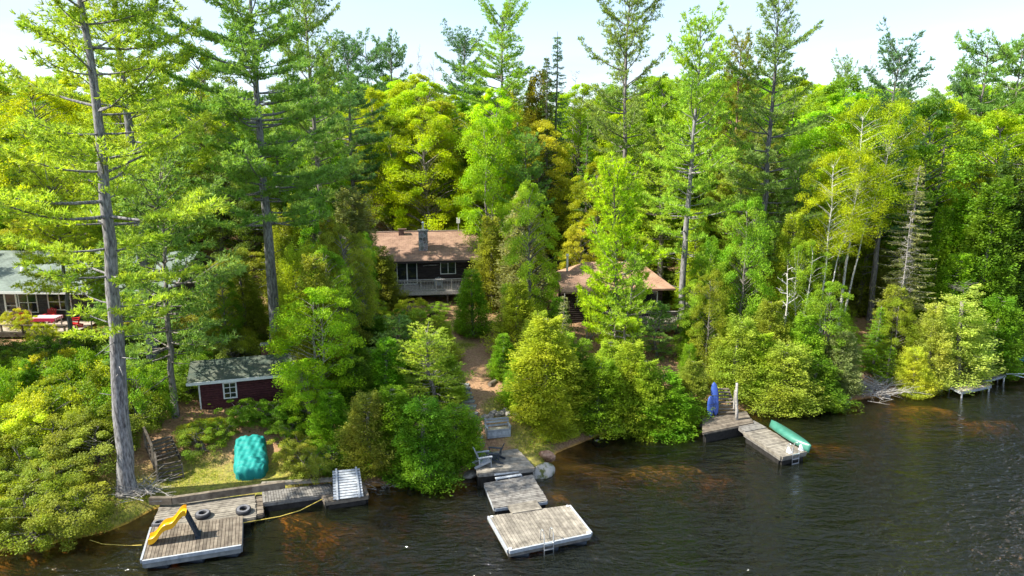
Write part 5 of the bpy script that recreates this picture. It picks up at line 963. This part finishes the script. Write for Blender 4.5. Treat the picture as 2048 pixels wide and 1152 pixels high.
shrubs([(215, 700), (390, 790), (500, 715), (520, 660), (300, 660)], 18, ['hA', 'hC'], [(.30, .33, .025), (.28, .30, .05), (.24, .30, .02)], 'sunny yellow shrub between the left cottage and the red shed', 'sunny shrubs above the red shed', (1.2, 2.0), 1.5)
shrubs([(345, 900), (350, 950), (440, 950), (460, 905), (400, 880)], 6, ['hB', 'hA'], [sy, (.20, .28, .02)], 'bright shrub between the brown stairs and the turquoise tarp', 'shrubs beside the turquoise tarp', (1.5, 2.1), .95, (.6, .8))
shrubs([(360, 848), (380, 880), (440, 890), (450, 850)], 5, ['hA', 'hC'], [sg, sy, MID], 'green shrub on the slope between the brown stairs and the shed', 'shrubs between the stairs and the shed', (.8, 1.2), 1.0, (.4, .6))
shrubs([(455, 852), (470, 876), (560, 880), (600, 860), (520, 835)], 6, ['hA', 'hB'], [MID, sg], 'dark green shrub in front of the red shed wall', 'shrubs under the shed wall', (.9, 1.3), 1.1, (.6, .8))
shrubs([(590, 965), (600, 900), (660, 900), (660, 960)], 5, ['hA', 'hC'], [sg, OLV], 'green shrub between the tarp and the tilted ramp', 'shrubs behind the walkway', (1.1, 1.7), .9, (.5, .7))
shrubs([(1050, 850), (1060, 800), (1130, 830), (1130, 880)], 5, ['hA', 'hC'], [sy, sg], 'yellow green shrub on the bank right of the box bench', 'shrubs right of the box bench', (.7, 1.1), .8, (.35, .5))
shrubs([(700, 660), (760, 700), (870, 660), (880, 625), (760, 600)], 8, ['hA', 'hB'], [sg, BRT, CY], 'green shrub below the log cottage deck', 'shrubs under the log cottage', (1.1, 1.9), 1.3, (.6, .9))
shrubs([(1660, 640), (1700, 760), (1850, 760), (1850, 600), (1700, 580)], 14, ['hA', 'hB', 'hC'], [CY, sg, (.26, .28, .04)], 'sparse shrub on the open brown bank at right', 'shrubs on the right bank', (.8, 1.8), 1.5, (.4, .8))
shrubs([(1380, 640), (1400, 800), (1640, 780), (1640, 600)], 16, ['hA', 'hB'], [CY, sg, BRT], 'leafy shrub among the cedars above the landing deck', 'shrubs above the landing deck', (1.5, 2.6), 1.5)
shrubs([(30, 660), (30, 700), (130, 700), (150, 668)], 3, ['hA'], [sy], 'yellow green shrub growing against the left deck', 'shrubs at the left deck', (1.4, 1.8), 1.1, (.5, .6))

PROT = [(765, 925, 455, 600, 60), (1140, 1345, 532, 640, 52), (1140, 1365, 590, 668, 50), (0, 395, 505, 700, 47), (395, 540, 715, 830, 36.8), (895, 985, 600, 900, 99), (280, 350, 860, 960, 99), (465, 540, 870, 965, 99), (1415, 1470, 760, 850, 99), (1690, 1800, 620, 740, 57)]
def blocked(X, Y, H, wd):
    g_ = gz(X, Y)
    def pj(z): c = math.cos(PITCH); s = math.sin(PITCH); d = Y * c - (z - 17) * s; return 1024 + X / d * F, 576 - (Y * s + (z - 17) * c) / d * F
    x0, y0 = pj(g_ + H); x1, y1 = pj(g_ + .5); r = wd / 2 / Y * F
    return any(Y < p[4] and min(x0, x1) - r < p[1] and max(x0, x1) + r > p[0] and y0 < p[3] and y1 > p[2] for p in PROT)
# young growth filling the slope between the cottages
used = [(o.location.x, o.location.y) for o in col.objects if o.get('category', '').endswith('tree')]
y = 35.0
while y < 58:
    x = -(y * .80 + 4)
    while x < y * .80 + 4:
        X = x + rng.uniform(-1.2, 1.2); Y = y + rng.uniform(-1.2, 1.2); x += 2.8
        s_ = Y - float(np.interp(X, SX, SY))
        if s_ < 2.5 or any((X - a) ** 2 + (Y - b) ** 2 < 1.7 ** 2 for a, b in used): continue
        H = rng.uniform(6.5, 12) + (Y - 40) * .08; W = rng.uniform(3.2, 4.6)
        while H > 2.8 and blocked(X, Y, H, W): H *= .8; W = max(1.6, W * .8)
        if H <= 2.8: continue
        if any(abs(X - hx) < a - 1.0 and abs(Y - hy) < b for hx, hy, a, b in [(-8.2, 64.5, 8, 8), (8.6, 56, 6.5, 7), (-31, 52.3, 12, 7), (-16, 38.5, 4, 2.5)]): continue
        k_ = rng.choices(['cA', 'cB', 'cC', 'mD', 'bC', 'sA'], [3, 3, 2, 2.2, 1.5, .8])[0]; tint = rng.choice([GRN, MID, OLV, CY, BRT, GRN, (.28, .33, .03)])
        H0 = PR[k_][2]; wb = {'cA': 4, 'cB': 3.4, 'cC': 4.6, 'mD': 5.8, 'bC': 5, 'sA': 4.2}[k_]
        plant(k_, X, Y, H, W / wb, tint, 'young %s filling the slope between the cottages and the shore' % NAMES[k_[0]][1], 'young %ss on the wooded slope' % NAMES[k_[0]][1])
    y += 3.0
# forest fill behind: individuals on a jittered grid
used = [(o.location.x, o.location.y) for o in col.objects if o.get('category', '').endswith('tree')]
BK = 'forest trees behind the cottages'
houses = [(-8.2, 64.5, 8, 6), (8.6, 57, 6, 5), (-31, 54.3, 12, 7), (-16, 38.5, 4, 2.5)]
FL = {'m': 'lime and green maple crowd filling the forest behind', 'c': 'dull green cedar filling the forest behind', 's': 'dark spruce filling gaps of the forest behind', 'p': 'pine scattered in the forest far behind'}
y = 58.0
while y < 112:
    x = -(y * .80 + 6); 
    while x < y * .80 + 6:
        X = x + rng.uniform(-1.7, 1.7); Y = y + rng.uniform(-1.7, 1.7); x += 4.8 + (y - 58) * .03
        if any(abs(X - hx) < a and abs(Y - hy) < b for hx, hy, a, b in houses) or any((X - a) ** 2 + (Y - b) ** 2 < 2.6 ** 2 for a, b in used): continue
        if -14 < X < 14 and Y < 62 and rng.random() < .5: continue
        g_ = gz(X, Y); top_px = 186 + 25 * math.sin(X * .13 + 1) + rng.uniform(-28, 40) + (45 if Y < 70 else 0)
        zt = AT(1024, top_px, Y).z; H = zt - g_
        k_ = rng.choices(['mA', 'mB', 'mC', 'cE', 'sB', 'sA', 'pE'], [4, 4, 3, 1.8, 1.3, 1.0, 1.3])[0]
        if blocked(X, Y, max(7.5, min(20, H)), 5): continue
        H = max(7.5, min(20, H)) * (1.0 if k_[0] != 's' else 1.03)
        tint = {'m': rng.choice([YG, (.28, .44, .015), (.42, .54, .015), (.36, .50, .015), (.20, .34, .02), (.38, .45, .02)]), 'c': rng.choice([OLV, GG, MID]), 's': rng.choice([DRK, MID, PB]), 'p': rng.choice([PN, PL])}[k_[0]]
        plant(k_, X, Y, H, None if k_[0] != 'm' else H / 12 * rng.uniform(.85, 1.1), tint, FL[k_[0]], BK + ' of the kind ' + NAMES[k_[0]][1])
    y += 5.2
# ------------------------------------------------------------------ ground cover, grass, brush
def scatter(name, label, n, xr, yr, dens, size, tint_m, hgt, kind='blade'):
    global rs; rs = np.random.RandomState(len(name)); X = rs.uniform(*xr, n); Y = rs.uniform(*yr, n); keep = dens(X, Y) > rs.rand(n); X = X[keep]; Y = Y[keep]; n = len(X); Zs = ground_np(X, Y)
    Pp = np.stack([X, Y, Zs + rs.rand(n) * hgt], 1)
    if kind == 'blade': V, Fc = blades(Pp, rs.normal(size=(n, 3)) * .45 + np.array([0, 0, 1.]), rs.uniform(.6, 1.3, n) * size, np.full(n, size * .22))
    else: V, Fc = quads(Pp, rs.normal(size=(n, 3)) * np.array([1, 1, .4]), rs.normal(size=(n, 3)) * .5 + np.array([0, -.2, 1.]), rs.uniform(.6, 1.3, n) * size, rs.uniform(.5, .9, n) * size)
    me = raw_mesh(name, V, Fc, LEAF, rs.rand(n)); o = bpy.data.objects.new(name, me); col.objects.link(o); o.color = rgba(tint_m); o['kind'] = 'stuff'; o['label'] = label; return o
pc = [hit(*p) for p in ((1000, 885), (995, 860), (985, 800), (965, 740), (935, 690), (912, 650), (900, 628))]; pr = [1.6, 1.7, 2.0, 1.6, 1.3, 1.2, 1.4]
keepout = [(G(540, 985, .5), 2.5), (G(700, 985, .5), 1.6), (G(400, 1020, .4), 3.2), (G(330, 1030, .4), 1.5), (G(480, 1005, .4), 1.5), (hit(500, 920), 2.0), (G(330, 915, 1.2), 1.6), (hit(320, 870), 1.4), (G(1000, 925, .7), 1.9), (G(1045, 920, .7), 1.4), (G(1450, 842, .6), 2.2)]
def clear(X, Y):
    d = np.full(X.shape, 9.0)
    for i in range(len(pc) - 1):
        for f_ in (0, .33, .66): p = pc[i].lerp(pc[i + 1], f_); d = np.minimum(d, np.hypot(X - p.x, Y - p.y) / (pr[i] * (1 - f_) + pr[i + 1] * f_))
    for p, r in keepout: d = np.minimum(d, np.hypot(X - p.x, Y - p.y) / r)
    for hx, hy, a, b in houses: d = np.where((abs(X - hx) < a - .8) & (abs(Y - hy) < b - .8), 0, d)
    return d
def dens_under(X, Y):
    s = Y - np.interp(X, SX, SY); n = np.sin(X * .8 + Y * .5) + np.sin(X * .37 - Y * .9 + 2) + np.sin(X * 1.9 + Y * 1.3); bank = np.where((X > 22) & (s < 16), .25, 1.0)
    return np.where(s > .5, np.clip(.45 + .28 * n, .05, 1), 0) * np.clip((clear(X, Y) - .9) * 4, 0, 1) * bank
scatter('undergrowth', 'low leafy ground cover over the wooded slope', 150000, (-55, 60), (26, 85), dens_under, .17, (.14, .21, .02), .45, 'leaf')
def dens_grass(X, Y):
    s = Y - np.interp(X, SX, SY); d = np.zeros(X.shape)
    for p, r in zip(gp, gr): d = np.maximum(d, 1.35 - np.hypot(X - p.x, Y - p.y) / r)
    k = np.ones(X.shape)
    for p, r in keepout: k = np.minimum(k, np.clip(np.hypot(X - p.x, Y - p.y) / r * 3 - 2, 0, 1))
    return np.where(s > .05, np.clip(d, 0, 1), 0) * k
scatter('grass', 'yellow green grass tufts on the lawn and banks', 260000, (-34, 8), (24, 48), dens_grass, .10, (.30, .34, .025), .02)
scatter('fallen_leaves', 'scattered brown needles and leaves on the open paths', 60000, (-20, 30), (28, 62), lambda X, Y: np.where(Y - np.interp(X, SX, SY) > .3, .5, 0), .07, (.24, .14, .07), .015, 'leaf')
def brush(label, px, py, n, r, tilt, hgt=.5):
    p = hit(px, py); t = thing('brush_pile', label, 'brush pile', p, 0, 'dead brush'); mb = MB()
    for i in range(n):
        a = rng.uniform(0, 6.28); q0 = Vector((rng.gauss(0, r * .4), rng.gauss(0, r * .3), rng.uniform(0, hgt * .4))); d = Vector((math.cos(a), math.sin(a) * .6, rng.uniform(-.1, .5))); l = rng.uniform(.4, 1.2) * r
        q1 = q0 + d * l * .5 + Vector((0, 0, rng.uniform(0, .1))); q2 = q0 + d * l; mb.tube([q0, q1, q2], [rng.uniform(.012, .03), .012, .004], 4, cap=False)
        for k in range(2): mb.tube([q1, q1 + (d + Vector((rng.gauss(0, .6), rng.gauss(0, .6), rng.gauss(0, .4)))) * l * .3], [.008, .003], 3, cap=False)
    mb.build('branches', deadw, t)
brush('tangle of pale dead branches fallen at the waterline on the right bank', 1745, 785, 170, 1.9, 0, .9); brush('loose dead twigs at the foot of the nearest left pine', 285, 985, 90, 1.3, 0, .4); brush('pale driftwood under the golden cedar by the far dock', 1838, 780, 70, 1.2, 0, .7); brush('grey twigs under the cedars beside the tilted ramp', 775, 985, 40, .9, 0, .3)
print('top-level', sum(1 for o in col.objects if o.parent is None), 'all', len(col.objects))
